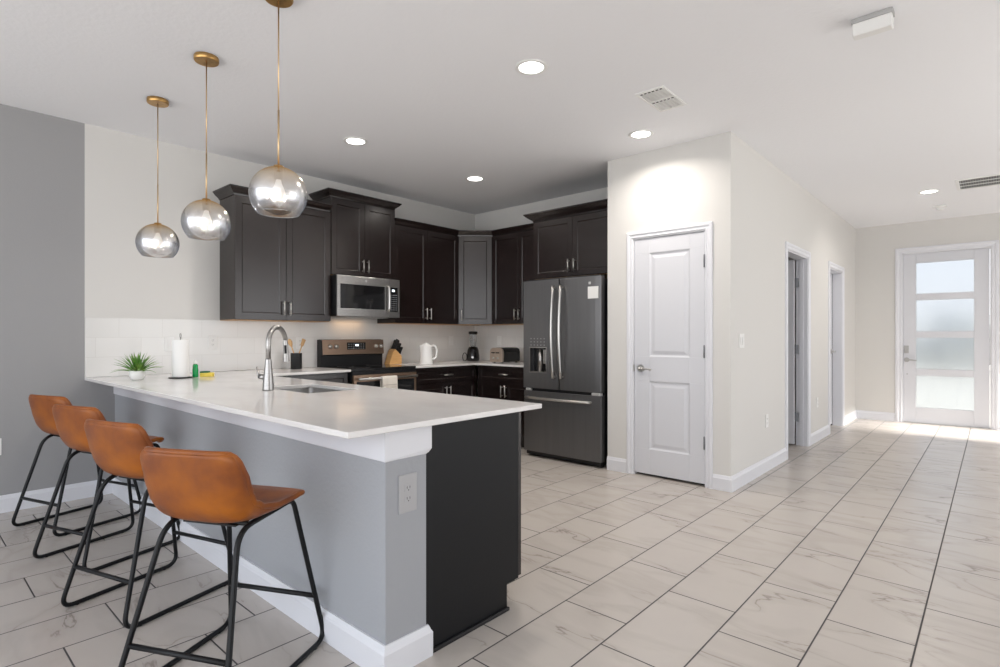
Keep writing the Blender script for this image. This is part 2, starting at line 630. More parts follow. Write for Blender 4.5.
# right wall outside the picture; openings shaped to light the hall and floor
bm = BM()
box(bm, XR, XR + 0.15, -0.6, 2.9, 0, H)
box(bm, XR, XR + 0.15, 2.9, 6.9, 2.5, H)
box(bm, XR, XR + 0.15, 6.9, 8.55, 0, H)
box(bm, XR, XR + 0.15, 9.6, YF, 0, H)
box(bm, XR, XR + 0.15, 8.55, 9.6, 0, 0.45)
box(bm, XR, XR + 0.15, 8.55, 9.6, 2.3, H)
struct('wall_right', bm, M['wall_beige'], 'off-white wall on the far side of the hall with a foyer window and a wide opening added for daylight', 'wall')


struct('unseen_roof', box(BM(), XR + 0.15, XR + 4.2, YN - 0.5, 7.4, 2.5, 2.65), M['ceiling'],
       'unseen slab added outside the right-hand openings to block the sun', 'unseen_roof')  # added out of view so the sun enters only by the foyer window


# ---- baseboards
def base_profile(h=0.133, t=0.016):
    return [(0, 0), (t, 0), (t, h * 0.78), (t * 0.7, h * 0.86), (t * 0.55, h * 0.93), (t * 0.35, h), (0, h)]


def baseboard(name, p0, p1, nrm, label, h=0.133, ext0=0.0, ext1=0.0):
    """run of profiled board from p0 to p1, standing out along nrm"""
    p0 = Vector((*p0, 0)); p1 = Vector((*p1, 0)); n = Vector((*nrm, 0))
    d = (p1 - p0).normalized()
    prof = base_profile(h)
    bm = BM()
    va = [bm.verts.new(p0 - d * (ext0 * a / 0.016) + n * a + Vector((0, 0, z))) for a, z in prof]
    vb = [bm.verts.new(p1 + d * (ext1 * a / 0.016) + n * a + Vector((0, 0, z))) for a, z in prof]
    k = len(prof)
    bm.faces.new(va); bm.faces.new(vb[::-1])
    for i in range(k):
        bm.faces.new((va[i], va[(i + 1) % k], vb[(i + 1) % k], vb[i]))
    bmesh.ops.recalc_face_normals(bm, faces=bm.faces[:])
    return struct(name, bm, M['trim'], label, 'baseboard')


YK0, YK1, XK = 1.195, 1.385, -1.625      # half wall of the peninsula
baseboard('baseboard_left', (XL, YN), (XL, YK0), (1, 0), 'white baseboard along the dark grey wall', h=0.12)
baseboard('baseboard_pantry_left', (XPL, YP), (PD0 - 0.062, YP), (0, -1), 'short white baseboard between refrigerator and pantry door', h=0.12)
baseboard('baseboard_pantry_right', (PD1 + 0.062, YP), (XH, YP), (0, -1), 'short white baseboard right of the pantry door', h=0.12, ext1=0.016)
baseboard('baseboard_hall_near', (XH, YP), (XH, HD[0][0] - 0.07), (1, 0), 'white baseboard from the pantry corner to the first hall doorway', h=0.12, ext0=0.016)
baseboard('baseboard_hall_middle', (XH, HD[0][1] + 0.07), (XH, HD[1][0] - 0.07), (1, 0), 'white baseboard between the two hall doorways', h=0.12)
baseboard('baseboard_hall_far', (XH, HD[1][1] + 0.07), (XH, YF), (1, 0), 'white baseboard past the second hall doorway', h=0.12)
baseboard('baseboard_front_left', (XH, YF), (FD0 - 0.085, YF), (0, -1), 'white baseboard left of the front door', h=0.12)
baseboard('baseboard_front_right', (FD1 + 0.085, YF), (XR, YF), (0, -1), 'white baseboard right of the front door', h=0.12)

# ---- half wall of the peninsula with its base and its apron
struct('wall_peninsula', box(BM(), XL, XK, YK0, YK1, 0, 0.89), M['wall_knee'],
       'grey painted half wall carrying the bar counter', 'wall')
bm = BM()
prof = base_profile(0.118, 0.02)
path = [((XL, YK0), (0, -1)), ((XK, YK0), (1, -1)), ((XK, YK1), (1, 0.9)), ((XK - 0.006, YK1), (0.0, 0.9))]
rings = [[bm.verts.new((p[0] + n[0] * a, p[1] + n[1] * a, z)) for a, z in prof] for p, n in path]
for ra, rb in zip(rings, rings[1:]):
    for i in range(len(prof)):
        j = (i + 1) % len(prof)
        bm.faces.new((ra[i], ra[j], rb[j], rb[i]))
bm.faces.new(rings[0]); bm.faces.new(rings[-1])
bmesh.ops.recalc_face_normals(bm, faces=bm.faces[:])
struct('baseboard_peninsula', bm, M['trim'], 'white baseboard around the grey half wall of the peninsula', 'baseboard')
bm = BM()
prof = [(0, 0.776), (0.010, 0.782), (0.022, 0.796), (0.022, 0.8915), (0, 0.8915)]
fr = [(0, 0.776), (0.006, 0.776), (0.008, 0.780), (0.008, 0.8915), (0, 0.8915)]
path = [((XL, YK0), (0, -1), fr), ((XK, YK0), (1, -1), fr), ((XK, YK1), (0.36, 1), prof), ((XK - 0.004, YK1), (0, 1), prof)]
rings = [[bm.verts.new((p[0] + n[0] * a, p[1] + n[1] * a, z)) for a, z in pr] for p, n, pr in path]
for ra, rb in zip(rings, rings[1:]):
    for i in range(len(prof)):
        j = (i + 1) % len(prof)
        bm.faces.new((ra[i], ra[j], rb[j], rb[i]))
bm.faces.new(rings[0]); bm.faces.new(rings[-1])
bmesh.ops.recalc_face_normals(bm, faces=bm.faces[:])
struct('trim_counter_apron', bm, M['trim'], 'white apron board under the bar counter top', 'trim')

# ---- tile behind the counters
struct('wall_backsplash_side', box(BM(), XL, XL + 0.010, YG + 0.004, YB - 0.011, T + 0.001, 1.371), M['splash_y'],
       'pale subway tile backsplash behind the range and bar counter', 'backsplash')
struct('wall_backsplash_back', box(BM(), XL, -3.64, YB - 0.010, YB, T + 0.001, 1.371), M['splash_x'],
       'pale subway tile backsplash behind toaster and blender', 'backsplash')


# ------------------------------------------------------------------ doors
def casing(bm, W, Ht, w=0.06, t=0.018):
    """mitred door casing in local coordinates: opening x 0..W, z 0..Ht, front towards -y"""
    prof = [(0.003, 0), (0.003, t * 0.55), (0.012, t * 0.8), (0.018, t * 0.55), (w * 0.5, t * 0.6), (w * 0.62, t), (w * 0.92, t), (w, t * 0.8), (w, 0)]
    path = [((0, 0), (-1, 0)), ((0, Ht), (-1, 1)), ((W, Ht), (1, 1)), ((W, 0), (1, 0))]
    rings = [[bm.verts.new((p[0] + n[0] * a, -d, p[1] + n[1] * a)) for a, d in prof] for p, n in path]
    k = len(prof)
    for ra, rb in zip(rings, rings[1:]):
        for i in range(k):
            j = (i + 1) % k
            bm.faces.new((ra[i], ra[j], rb[j], rb[i]))
    bm.faces.new(rings[0]); bm.faces.new(rings[-1])
    bmesh.ops.recalc_face_normals(bm, faces=bm.faces[:])
    return bm


def panel_leaf(bm, W, z0, z1, t, panels):
    """door leaf front at y = 0 back at y = t, panels = rects (x0,x1,z0,z1) with a moulded recess"""
    xs = sorted({0, W} | {p[0] for p in panels} | {p[1] for p in panels})
    zs = sorted({z0, z1} | {p[2] for p in panels} | {p[3] for p in panels})
    box(bm, 0, W, 0.012, t, z0, z1)
    for i in range(len(xs) - 1):
        for j in range(len(zs) - 1):
            cx, cz = (xs[i] + xs[i + 1]) / 2, (zs[j] + zs[j + 1]) / 2
            if any(p[0] < cx < p[1] and p[2] < cz < p[3] for p in panels):
                continue
            box(bm, xs[i], xs[i + 1], 0, 0.012, zs[j], zs[j + 1])
    for (a, b, c, d) in panels:
        # sloped sticking then raised field
        steps = [(0, 0.0), (0.012, 0.010), (0.024, 0.010), (0.05, 0.002)]
        prev = None
        for off, dep in steps:
            ring = [bm.verts.new(p) for p in ((a + off, dep, c + off), (b - off, dep, c + off), (b - off, dep, d - off), (a + off, dep, d - off))]
            if prev:
                for k in range(4):
                    bm.faces.new((prev[k], prev[(k + 1) % 4], ring[(k + 1) % 4], ring[k]))
            prev = ring
        bm.faces.new(prev)
    bmesh.ops.recalc_face_normals(bm, faces=bm.faces[:])
    return bm


def hinge_bm(z):
    bm = BM()
    lathe(bm, [(0.007, z - 0.05), (0.007, z + 0.05), (0.004, z + 0.056)], 0, 0, 10)
    return bm


def lever(parent, x, z, y=0.0, s=1, m=None):
    m = m or M['handle']
    bm = BM()
    for y0, y1, r in ((0, -0.01, 0.033), (-0.01, -0.055, 0.012)):
        tube(bm, [(x, y + y0, z), (x, y + y1, z)], r, 20)
    tube(bm, rounded([(x, y - 0.05, z), (x + s * 0.05, y - 0.055, z + 0.002), (x + s * 0.12, y - 0.05, z - 0.006)], 0.02), 0.008, 10)
    return smooth_by_angle(obj('lever_handle', bm, m, parent))


# pantry door
d = thing('door_1', 'white two-panel pantry door, closed, beside the refrigerator', 'door', (PD0, YP, 0), 0, kind='structure')
W = PD1 - PD0
obj('casing', casing(BM(), W, PDT), M['trim'], d)
bm = BM()
box(bm, 0, 0.006, 0, 0.11, 0, PDT); box(bm, W - 0.006, W, 0, 0.11, 0, PDT); box(bm, 0, W, 0, 0.11, PDT - 0.006, PDT)
obj('jamb', bm, M['trim'], d)
lf = obj('leaf', panel_leaf(BM(), W - 0.018, 0.022, PDT - 0.010, 0.035,
         [(0.142, W - 0.142, 1.05, 1.955), (0.142, W - 0.142, 0.24, 0.835)]), M['door'], d, loc=(0.009, 0.004, 0), bevel=0.002)
lever(d, 0.072, 0.945, 0.004)
bm = BM(); box(bm, 0.0, 0.008, -0.002, 0.01, 0.915, 0.975)
obj('latch_plate', bm, M['handle'], d)
for z in (1.84, 1.10, 0.355):
    obj('hinge', hinge_bm(z), M['grey_print'], d, loc=(W - 0.009, -0.004, 0), smooth=True)
bm = BM(); box(bm, 0.006, W - 0.006, 0.06, 0.1, 0.0, 0.024)
obj('threshold_gap_shade', bm, M['shoe_and_gap_shade'], d)  # solid dark strip standing in for the shade under the door

# first hall doorway: door standing open into the room behind
a, b, t = HD[0]
d = thing('door_2', 'white hall doorway nearest the kitchen, its door open on dark hinges', 'door', (XH, a, 0), PI / 2, kind='structure')
W = b - a
obj('casing', casing(BM(), W, t, 0.07), M['trim'], d)
bm = BM()
box(bm, 0, 0.012, 0, 0.115, 0, t); box(bm, W - 0.012, W, 0, 0.115, 0, t); box(bm, 0, W, 0, 0.115, t - 0.012, t)
box(bm, W - 0.024, W - 0.012, 0.04, 0.075, 0, t - 0.012)
obj('jamb', bm, M['door'], d)
obj('leaf', panel_leaf(BM(), W - 0.03, 0.02, t - 0.016, 0.035,
    [(0.14, W - 0.17, 1.05, 1.96), (0.14, W - 0.17, 0.24, 0.83)]), M['door'], d, loc=(W - 0.050, 0.119, 0), rot=(0, 0, PI / 2))
for z in (1.83, 1.08, 0.32):
    hb = hinge_bm(z)
    box(hb, -0.022, 0.004, -0.034, -0.004, z - 0.05, z + 0.05)
    h = obj('hinge', hb, M['grey_print'], d, loc=(W - 0.016, 0.119, 0))

# second hall doorway: closed door set deep in its frame
a, b, t = HD[1]
d = thing('door_3', 'white hall doorway nearest the front door, door closed', 'door', (XH, a, 0), PI / 2, kind='structure')
W = b - a
obj('casing', casing(BM(), W, t, 0.07), M['trim'], d)
bm = BM()
box(bm, 0, 0.012, 0, 0.115, 0, t); box(bm, W - 0.012, W, 0, 0.115, 0, t); box(bm, 0, W, 0, 0.115, t - 0.012, t)
obj('jamb', bm, M['door'], d)
obj('leaf', panel_leaf(BM(), W - 0.036, 0.02, t - 0.018, 0.035,
    [(0.14, W - 0.18, 1.05, 1.96), (0.14, W - 0.18, 0.24, 0.83)]), M['door'], d, loc=(0.018, 0.115, 0))
bm = BM(); box(bm, W - 0.0185, W - 0.0125, 0.1125, 0.16, 0.0, t - 0.012)
obj('latch_gap_shade', bm, M['shoe_and_gap_shade'], d)  # solid dark strip standing in for shade between leaf and jamb
lever(d, W - 0.075, 1.02, 0.115, -1)

# front door: four frosted panes
d = thing('door_4', 'white front door with four stacked frosted glass panes', 'door', (FD0, YF, 0), 0, kind='structure')
W = FD1 - FD0
obj('casing', casing(BM(), W, FDT, 0.082, 0.022), M['trim'], d)
bm = BM()
box(bm, 0, 0.008, 0, 0.15, 0, FDT); box(bm, W - 0.008, W, 0, 0.15, 0, FDT); box(bm, 0, W, 0, 0.15, FDT - 0.008, FDT)
obj('jamb', bm, M['trim'], d)
panes = [(0.225, 0.672), (0.768, 1.205), (1.297, 1.735), (1.828, 2.262)]
gx0, gx1 = -0.818 - FD0, -0.197 - FD0
bm = BM()
L0, L1 = 0.011, W - 0.011
box(bm, L0, gx0, 0.01, 0.054, 0.012, FDT - 0.011)
box(bm, gx1, L1, 0.01, 0.054, 0.012, FDT - 0.011)
zz = [0.012] + [v for p in panes for v in p] + [FDT - 0.011]
for k in range(0, len(zz), 2):
    box(bm, gx0, gx1, 0.01, 0.054, zz[k], zz[k + 1])
obj('leaf', bm, M['door'], d, bevel=0.004)
for z0, z1 in panes:
    bm = BM(); box(bm, gx0 - 0.002, gx1 + 0.002, 0.028, 0.034, z0 - 0.002, z1 + 0.002)
    obj('pane', bm, M['frosted'], d)
bm = BM(); box(bm, 0.02, 0.075, -0.004, 0.012, 0.985, 1.095)
tube(bm, [(0.048, 0.004, 1.038), (0.048, -0.02, 1.038)], 0.026, 20)
obj('deadbolt', bm, M['grey_plastic'], d, bevel=0.004)
lever(d, 0.05, 0.892, 0.01, 1, M['grey_plastic'])
bm = BM(); tube(bm, [(0.055, 0.012, 0.69), (0.055, 0.004, 0.69)], 0.009, 12)
obj('door_viewer', bm, M['grey_plastic'], d)
bm = BM(); box(bm, 0.01, W - 0.01, -0.02, 0.14, 0, 0.012)
obj('threshold', bm, M['grey_plastic'], d)

# ------------------------------------------------------------------ cabinets
def shaker(bm, x0, x1, z0, z1, y=-0.02, rail=0.058, rec=0.009):
    """recessed-panel door, front at y, back at y + 0.02"""
    box(bm, x0, x0 + rail, y, y + 0.02, z0, z1)
    box(bm, x1 - rail, x1, y, y + 0.02, z0, z1)
    box(bm, x0 + rail, x1 - rail, y, y + 0.02, z1 - rail, z1)
    box(bm, x0 + rail, x1 - rail, y, y + 0.02, z0, z0 + rail)
    box(bm, x0 + rail, x1 - rail, y + rec, y + 0.02, z0 + rail, z1 - rail)
    b = 0.007   # sloped sticking round the panel
    A = [(x0 + rail, z0 + rail), (x1 - rail, z0 + rail), (x1 - rail, z1 - rail), (x0 + rail, z1 - rail)]
    Bq = [(x0 + rail + b, z0 + rail + b), (x1 - rail - b, z0 + rail + b), (x1 - rail - b, z1 - rail - b), (x0 + rail + b, z1 - rail - b)]
    va = [bm.verts.new((p[0], y + 0.003, p[1])) for p in A]
    vb = [bm.verts.new((p[0], y + rec - 0.0005, p[1])) for p in Bq]
    for k in range(4):
        bm.faces.new((va[k], va[(k + 1) % 4], vb[(k + 1) % 4], vb[k]))
    return bm


def pull(x, z, L=0.128, y=-0.02, horiz=False):
    bm = BM()
    o = 0.03
    if horiz:
        tube(bm, [(x - L / 2, y - o, z), (x + L / 2, y - o, z)], 0.0062, 10)
        for s in (-1, 1):
            tube(bm, [(x + s * L * 0.37, y + 0.001, z), (x + s * L * 0.37, y - o, z)], 0.0045, 8)
    else:
        tube(bm, [(x, y - o, z - L / 2), (x, y - o, z + L / 2)], 0.0062, 10)
        for s in (-1, 1):
            tube(bm, [(x, y + 0.001, z + s * L * 0.37), (x, y - o, z + s * L * 0.37)], 0.0045, 8)
    return bm


def crown_bm(x0, x1, D, z0, hh, off, left, right):
    prof = [(0, 0), (0.10 * off, 0), (0.14 * off, 0.18 * hh), (0.30 * off, 0.30 * hh), (0.62 * off, 0.52 * hh),
            (0.86 * off, 0.76 * hh), (0.9 * off, 0.82 * hh), (off, 0.84 * hh), (off, hh), (0, hh)]
    bm = BM()
    yf = -0.004
    path = []
    path += [((x0, D), (-1, 0)), ((x0, yf), (-1, -1))] if left else [((x0, yf), (0, -1))]
    path += [((x1, yf), (1, -1)), ((x1, D), (1, 0))] if right else [((x1, yf), (0, -1))]
    rings = [[bm.verts.new((p[0] + n[0] * a, p[1] + n[1] * a, z0 + z)) for a, z in prof] for p, n in path]
    for ra, rb in zip(rings, rings[1:]):
        for i in range(len(prof)):
            j = (i + 1) % len(prof)
            bm.faces.new((ra[i], ra[j], rb[j], rb[i]))
    bm.faces.new(rings[0]); bm.faces.new(rings[-1])
    # flat top behind the moulding
    box(bm, x0, x1, yf, D, z0, z0 + hh * 0.3)
    bmesh.ops.recalc_face_normals(bm, faces=bm.faces[:])
    return bm


def upper_cabinet(label, loc, rotz, W, D, z0, z1, doors, crown, crown_h=0.068, crown_off=0.058, pull_z=0.11, crown_cut=0.0):
    """doors: list of (x0, x1, handle x) in local coordinates; body front at local y = 0"""
    t = thing('upper_cabinet', label, 'cabinet', loc, rotz, 'dark upper cabinets')
    obj('body', box(BM(), 0.0015, W - 0.0015, 0, D, z0, z1), M['espresso'], t, bevel=0.0015)
    obj('underside', box(BM(), 0.003, W - 0.003, 0.002, D, z0 - 0.004, z0), M['birch'], t)
    for x0, x1, hx in doors:
        dr = obj('door', shaker(BM(), x0 + 0.0018, x1 - 0.0018, z0 + 0.004, z1 - 0.006), M['espresso'], t, bevel=0.0012)
        if hx is not None:
            obj('handle', pull(hx, z0 + pull_z), M['handle'], dr, smooth=True)
    if crown:
        obj('crown_moulding', crown_bm(0, W - crown_cut, D, z1, crown_h, crown_off, *crown), M['espresso'], t)
    return t


R90 = PI / 2
DU = 0.307
GAPW = 0.002
xf = XL + GAPW + DU                # front of the carcass, door adds 0.02
Wc = 0.914
upper_cabinet('dark two-door upper cabinet left of the microwave, above the outlet and faucet', (xf, 1.98, 0), R90, Wc - 0.003, DU, 1.372, 2.44,
              [(0, Wc / 2, Wc / 2 - 0.03), (Wc / 2, Wc - 0.003, Wc / 2 + 0.03)], (True, False))
upper_cabinet('short raised dark upper cabinet directly above the microwave', (xf + 0.004, 2.894, 0), R90, 0.768, DU + 0.004, 1.832, 2.592,
              [(0, 0.384, 0.354), (0.384, 0.768, 0.414)], (True, True))
upper_cabinet('dark two-door upper cabinet right of the microwave, above knife block and kettle', (xf, 3.664, 0), R90, 0.949, DU, 1.372, 2.44,
              [(0, 0.46, 0.43), (0.46, 0.949, 0.49)], (False, False), 0.066, 0.04)
upper_cabinet('dark two-door upper cabinet above the toaster, left of the refrigerator', (-4.528, YB - GAPW - DU, 0), 0, 0.868, DU, 1.372, 2.44,
              [(0, 0.41, 0.38), (0.41, 0.868, 0.44)], (False, False), 0.066, 0.04, crown_cut=0.084)
upper_cabinet('deep dark two-door cabinet above the refrigerator', (-3.655, 4.625, 0), 0, 0.996, 0.598, 1.832, 2.44,
              [(0, 0.498, 0.464), (0.498, 0.996, 0.532)], (True, False), 0.085, 0.085)
# diagonal corner cabinet: pentagon body, door across the corner
Lx, Ly = XL + GAPW, YB - GAPW
pa = Vector((xf, 4.615)); pb = Vector((-4.53, YB - GAPW - DU))
tcab = thing('upper_cabinet', 'narrow dark corner upper cabinet with one door set diagonally above the blender', 'cabinet',
             (pa.x, pa.y, 0), math.atan2((pb - pa).y, (pb - pa).x), 'dark upper cabinets')
LW = (pb - pa).length
rotm = Matrix.Rotation(-math.atan2((pb - pa).y, (pb - pa).x), 2)
pent = [rotm @ (Vector(q) - pa) for q in ((pa.x, pa.y), (pb.x, pb.y), (pb.x, Ly), (Lx, Ly), (Lx, pa.y))]
obj('body', prism(BM(), [(q.x, q.y) for q in pent], 'z', 1.372, 2.44), M['espresso'], tcab)
obj('underside', prism(BM(), [(q.x, q.y) for q in pent], 'z', 1.368, 1.372), M['birch'], tcab)
dr = obj('door', shaker(BM(), 0.014, LW - 0.014, 1.376, 2.434), M['espresso'], tcab, bevel=0.0012)
obj('handle', pull(0.05, 1.48), M['handle'], dr, smooth=True)
obj('crown_moulding', crown_bm(0.004, LW - 0.004, 0.12, 2.44, 0.066, 0.04, False, False), M['espresso'], tcab)


def base_cabinet(label, loc, rotz, W, D, cols, drawers=True, top=0.889):
    t = thing('base_cabinet', label, 'cabinet', loc, rotz, 'dark base cabinets')
    bm = BM()
    prism(bm, [(0, 0.105), (D, 0.105), (D, 0.0), (0.07, 0.0), (0.07, 0.105)][:0] or [(0.075, 0), (D, 0), (D, top), (0, top), (0, 0.105), (0.075, 0.105)], 'x', 0.0015, W - 0.0015)
    obj('body', bm, M['espresso'], t, bevel=0.0015)
    zt = 0.715
    if drawers:
        for x0, x1 in drawers:
            q = obj('drawer', shaker(BM(), x0 + 0.002, x1 - 0.002, zt + 0.004, top - 0.012, rail=0.04), M['espresso'], t, bevel=0.0012)
            obj('handle', pull((x0 + x1) / 2, (zt + top) / 2, horiz=True), M['handle'], q, smooth=True)
    for x0, x1, hx in cols:
        q = obj('door', shaker(BM(), x0 + 0.002, x1 - 0.002, 0.112, (zt - 0.004) if drawers else top - 0.012), M['espresso'], t, bevel=0.0012)
        obj('handle', pull(hx, zt - 0.105), M['handle'], q, smooth=True)
    return t


DB = 0.60
xb = XL + GAPW + DB
base_cabinet('dark base cabinet left of the range below the utensil crock', (xb, 1.99, 0), R90, 0.918, DB,
             [(0, 0.45, 0.42), (0.45, 0.902, 0.48)], [(0, 0.902)])
base_cabinet('dark base cabinet right of the range below the white kettle', (xb, 3.684, 0), R90, 0.933, DB,
             [(0.02, 0.47, 0.44), (0.47, 0.93, 0.50)], [(0.02, 0.93)])
base_cabinet('dark base cabinet below the toaster, left of the refrigerator', (-4.50, YB - GAPW - DB, 0), 0, 0.862, DB,
             [(0.03, 0.435, 0.405), (0.435, 0.84, 0.465)], [(0.03, 0.84)])

# peninsula cabinets: hollow carcass behind the half wall, end panel towards the room
t = thing('peninsula_cabinet', 'dark peninsula base cabinet with plain black end panel beside the half wall', 'cabinet', (XK, YK1, 0), 0)
x_in = xb + 0.005 - XK
bm = BM()
D0 = 1.938 - YK1
prof = [(0.001, 0.0), (0.473, 0.0), (0.473, 0.118), (D0, 0.118), (D0, 0.889), (0.001, 0.889)]
prism(bm, prof, 'x', -0.022, 0.0)
obj('end_panel', bm, M['panel_black'], t, bevel=0.0015)
bm = BM()
box(bm, x_in, -0.023, 0.001, 0.02, 0.1, 0.889)
box(bm, x_in, -0.023, 0.02, D0, 0.10, 0.118)
box(bm, x_in, -0.023, 0.45, 0.468, 0.0, 0.10)
box(bm, x_in, x_in + 0.02, 0.02, D0, 0.118, 0.889)
box(bm, x_in + 0.02, -0.023, D0 - 0.02, D0, 0.835, 0.889)
obj('body', bm, M['espresso'], t)
n = 5
wd = (-0.004 - x_in - 0.62) / n
for k in range(n):
    x1 = -0.003 - k * wd
    q = obj('door', shaker(BM(), -x1 + 0.002 - 0, -x1 + wd - 0.002, 0.125, 0.876, y=-0.02), M['espresso'], t, loc=(0, D0 + 0.005, 0), rot=(0, 0, PI), bevel=0.0012)
    obj('handle', pull(-x1 + (0.04 if k % 2 else wd - 0.04), 0.76), M['handle'], q, smooth=True)
bm = BM()
prism(bm, [(0.02, 0.0), (0.478, 0.0), (0.478, 0.016), (0.02, 0.016)], 'x', 0.0, 0.012)
obj('shoe_moulding', bm, M['shoe_and_gap_shade'], t, bevel=0.003)

# ------------------------------------------------------------------ countertops
def slab_with_hole(bm, outer, hole, z0, z1):
    """L-shaped slab split on a grid, leaving the hole open"""
    xs = sorted({p[0] for p in outer} | {hole[0], hole[1]}) if hole else sorted({p[0] for p in outer})
    ys = sorted({p[1] for p in outer} | {hole[2], hole[3]}) if hole else sorted({p[1] for p in outer})

    def inside(x, y):
        c = False
        n = len(outer)
        for i in range(n):
            x1, y1 = outer[i]; x2, y2 = outer[(i + 1) % n]
            if (y1 > y) != (y2 > y) and x < (x2 - x1) * (y - y1) / (y2 - y1) + x1:
                c = not c
        if hole and hole[0] < x < hole[1] and hole[2] < y < hole[3]:
            return False
        return c
    cells = {}
    for i in range(len(xs) - 1):
        for j in range(len(ys) - 1):
            cells[i, j] = inside((xs[i] + xs[i + 1]) / 2, (ys[j] + ys[j + 1]) / 2)
    V = {}

    def v(i, j, z):
        k = (i, j, z)
        if k not in V:
            V[k] = bm.verts.new((xs[i], ys[j], z))
        return V[k]
    for (i, j), ok in cells.items():
        if not ok:
            continue
        bm.faces.new((v(i, j, z1), v(i + 1, j, z1), v(i + 1, j + 1, z1), v(i, j + 1, z1)))
        bm.faces.new((v(i, j, z0), v(i, j + 1, z0), v(i + 1, j + 1, z0), v(i + 1, j, z0)))
        for (di, dj, a, b) in ((-1, 0, (i, j + 1), (i, j)), (1, 0, (i + 1, j), (i + 1, j + 1)), (0, -1, (i, j), (i + 1, j)), (0, 1, (i + 1, j + 1), (i, j + 1))):
            if not cells.get((i + di, j + dj), False):
                bm.faces.new((v(*a, z0), v(*b, z0), v(*b, z1), v(*a, z1)))
    bmesh.ops.recalc_face_normals(bm, faces=bm.faces[:])
    return bm


SK = (-3.34, -2.80, 1.545, 1.865)
XE = -1.567
CZ0 = T - 0.022
bm = slab_with_hole(BM(), [(XL + 0.001, YG), (XE, YG), (XE, 2.04), (-4.495, 2.04), (-4.495, 2.914), (XL + 0.001, 2.914)], SK, CZ0, T)
tag(obj('countertop', bm, M['quartz'], bevel=0.003), 'long white quartz bar countertop with the sink, turning to the range', 'countertop', 'white quartz countertops')
bm = slab_with_hole(BM(), [(XL + 0.001, 3.681), (-4.495, 3.681), (-4.495, 4.58), (-3.636, 4.58), (-3.636, YB - 0.001), (XL + 0.001, YB - 0.001)], None, CZ0, T)
tag(obj('countertop', bm, M['quartz'], bevel=0.003), 'white quartz corner countertop under kettle, blender and toaster', 'countertop', 'white quartz countertops')

# ------------------------------------------------------------------ sink and faucet
t = thing('sink', 'undermount stainless steel sink in the bar counter behind the faucet', 'sink', ((SK[0] + SK[1]) / 2, (SK[2] + SK[3]) / 2, CZ0))
hw, hd = (SK[1] - SK[0]) / 2 + 0.004, (SK[3] - SK[2]) / 2 + 0.004
bm = BM()


def rr_ring(hw, hd, r, z, n=5):
    pts = []
    for cx, cy, a0 in ((hw - r, hd - r, 0), (-hw + r, hd - r, 90), (-hw + r, -hd + r, 180), (hw - r, -hd + r, 270)):
        for k in range(n + 1):
            a = math.radians(a0 + 90 * k / n)
            pts.append((cx + r * math.cos(a), cy + r * math.sin(a), z))
    return pts


rings = [[bm.verts.new(p) for p in rr_ring(*q)] for q in ((hw + 0.018, hd + 0.018, 0.03, -0.0005), (hw, hd, 0.03, -0.0005), (hw - 0.004, hd - 0.004, 0.03, -0.16), (hw - 0.03, hd - 0.03, 0.02, -0.19))]
for ra, rb in zip(rings, rings[1:]):
    for k in range(len(ra)):
        bm.faces.new((ra[k], ra[(k + 1) % len(ra)], rb[(k + 1) % len(ra)], rb[k]))
bm.faces.new(rings[-1])
smooth_by_angle(obj('basin', bm, M['steel'], t), 0.9)
bm = BM(); lathe(bm, [(0.0, -0.186), (0.03, -0.186), (0.042, -0.188), (0.042, -0.190)], 0.05, 0, 20, cap=False)
obj('drain', bm, M['handle'], t, smooth=True)

t = thing('faucet', 'tall brushed nickel gooseneck faucet with pull-down spray head', 'faucet', (-3.138, 1.48, T))
bm = BM()
lathe(bm, [(0.0, 0), (0.033, 0), (0.0325, 0.006), (0.031, 0.03), (0.026, 0.085), (0.020, 0.14), (0.0172, 0.175), (0.0172, 0.18), (0.0155, 0.183), (0, 0.183)], 0, 0, 28, cap=False)
obj('base', bm, M['steel'], t, smooth=True)
dx, dy = -0.56, 0.83
pts = [(0, 0, 0.175), (0, 0, 0.26)]
R = 0.095
for k in range(0, 19):
    a = PI - (PI * 0.93) * k / 18
    pts.append((dx * (R + R * math.cos(a)), dy * (R + R * math.cos(a)), 0.272 + R * math.sin(a)))
pe = Vector(pts[-1])
obj('neck', tube(BM(), pts, 0.0142, 16), M['steel'], t, smooth=True)
bm = BM()
dd = Vector((dx * 0.10, dy * 0.10, -1)).normalized()
tube(bm, [pe, pe + dd * 0.03, pe + dd * 0.10, pe + dd * 0.135], 0.015, 16, [0.0135, 0.0145, 0.0165, 0.019])
sh = smooth_by_angle(obj('spray_head', bm, M['steel'], t))
bm = BM(); tube(bm, [pe + dd * 0.035 + Vector((0.013, -0.008, 0)), pe + dd * 0.085 + Vector((0.0145, -0.009, 0))], 0.0075, 10)
obj('spray_button', bm, M['black_plastic'], sh, smooth=True)
bm = BM()
tube(bm, [(-0.025, -0.01, 0.075), (-0.06, -0.022, 0.078)], 0.016, 16)
tube(bm, rounded([(-0.058, -0.022, 0.078), (-0.072, -0.026, 0.08), (-0.08, -0.03, 0.135)], 0.01), 0.006, 10)
obj('handle', bm, M['steel'], t, smooth=True)

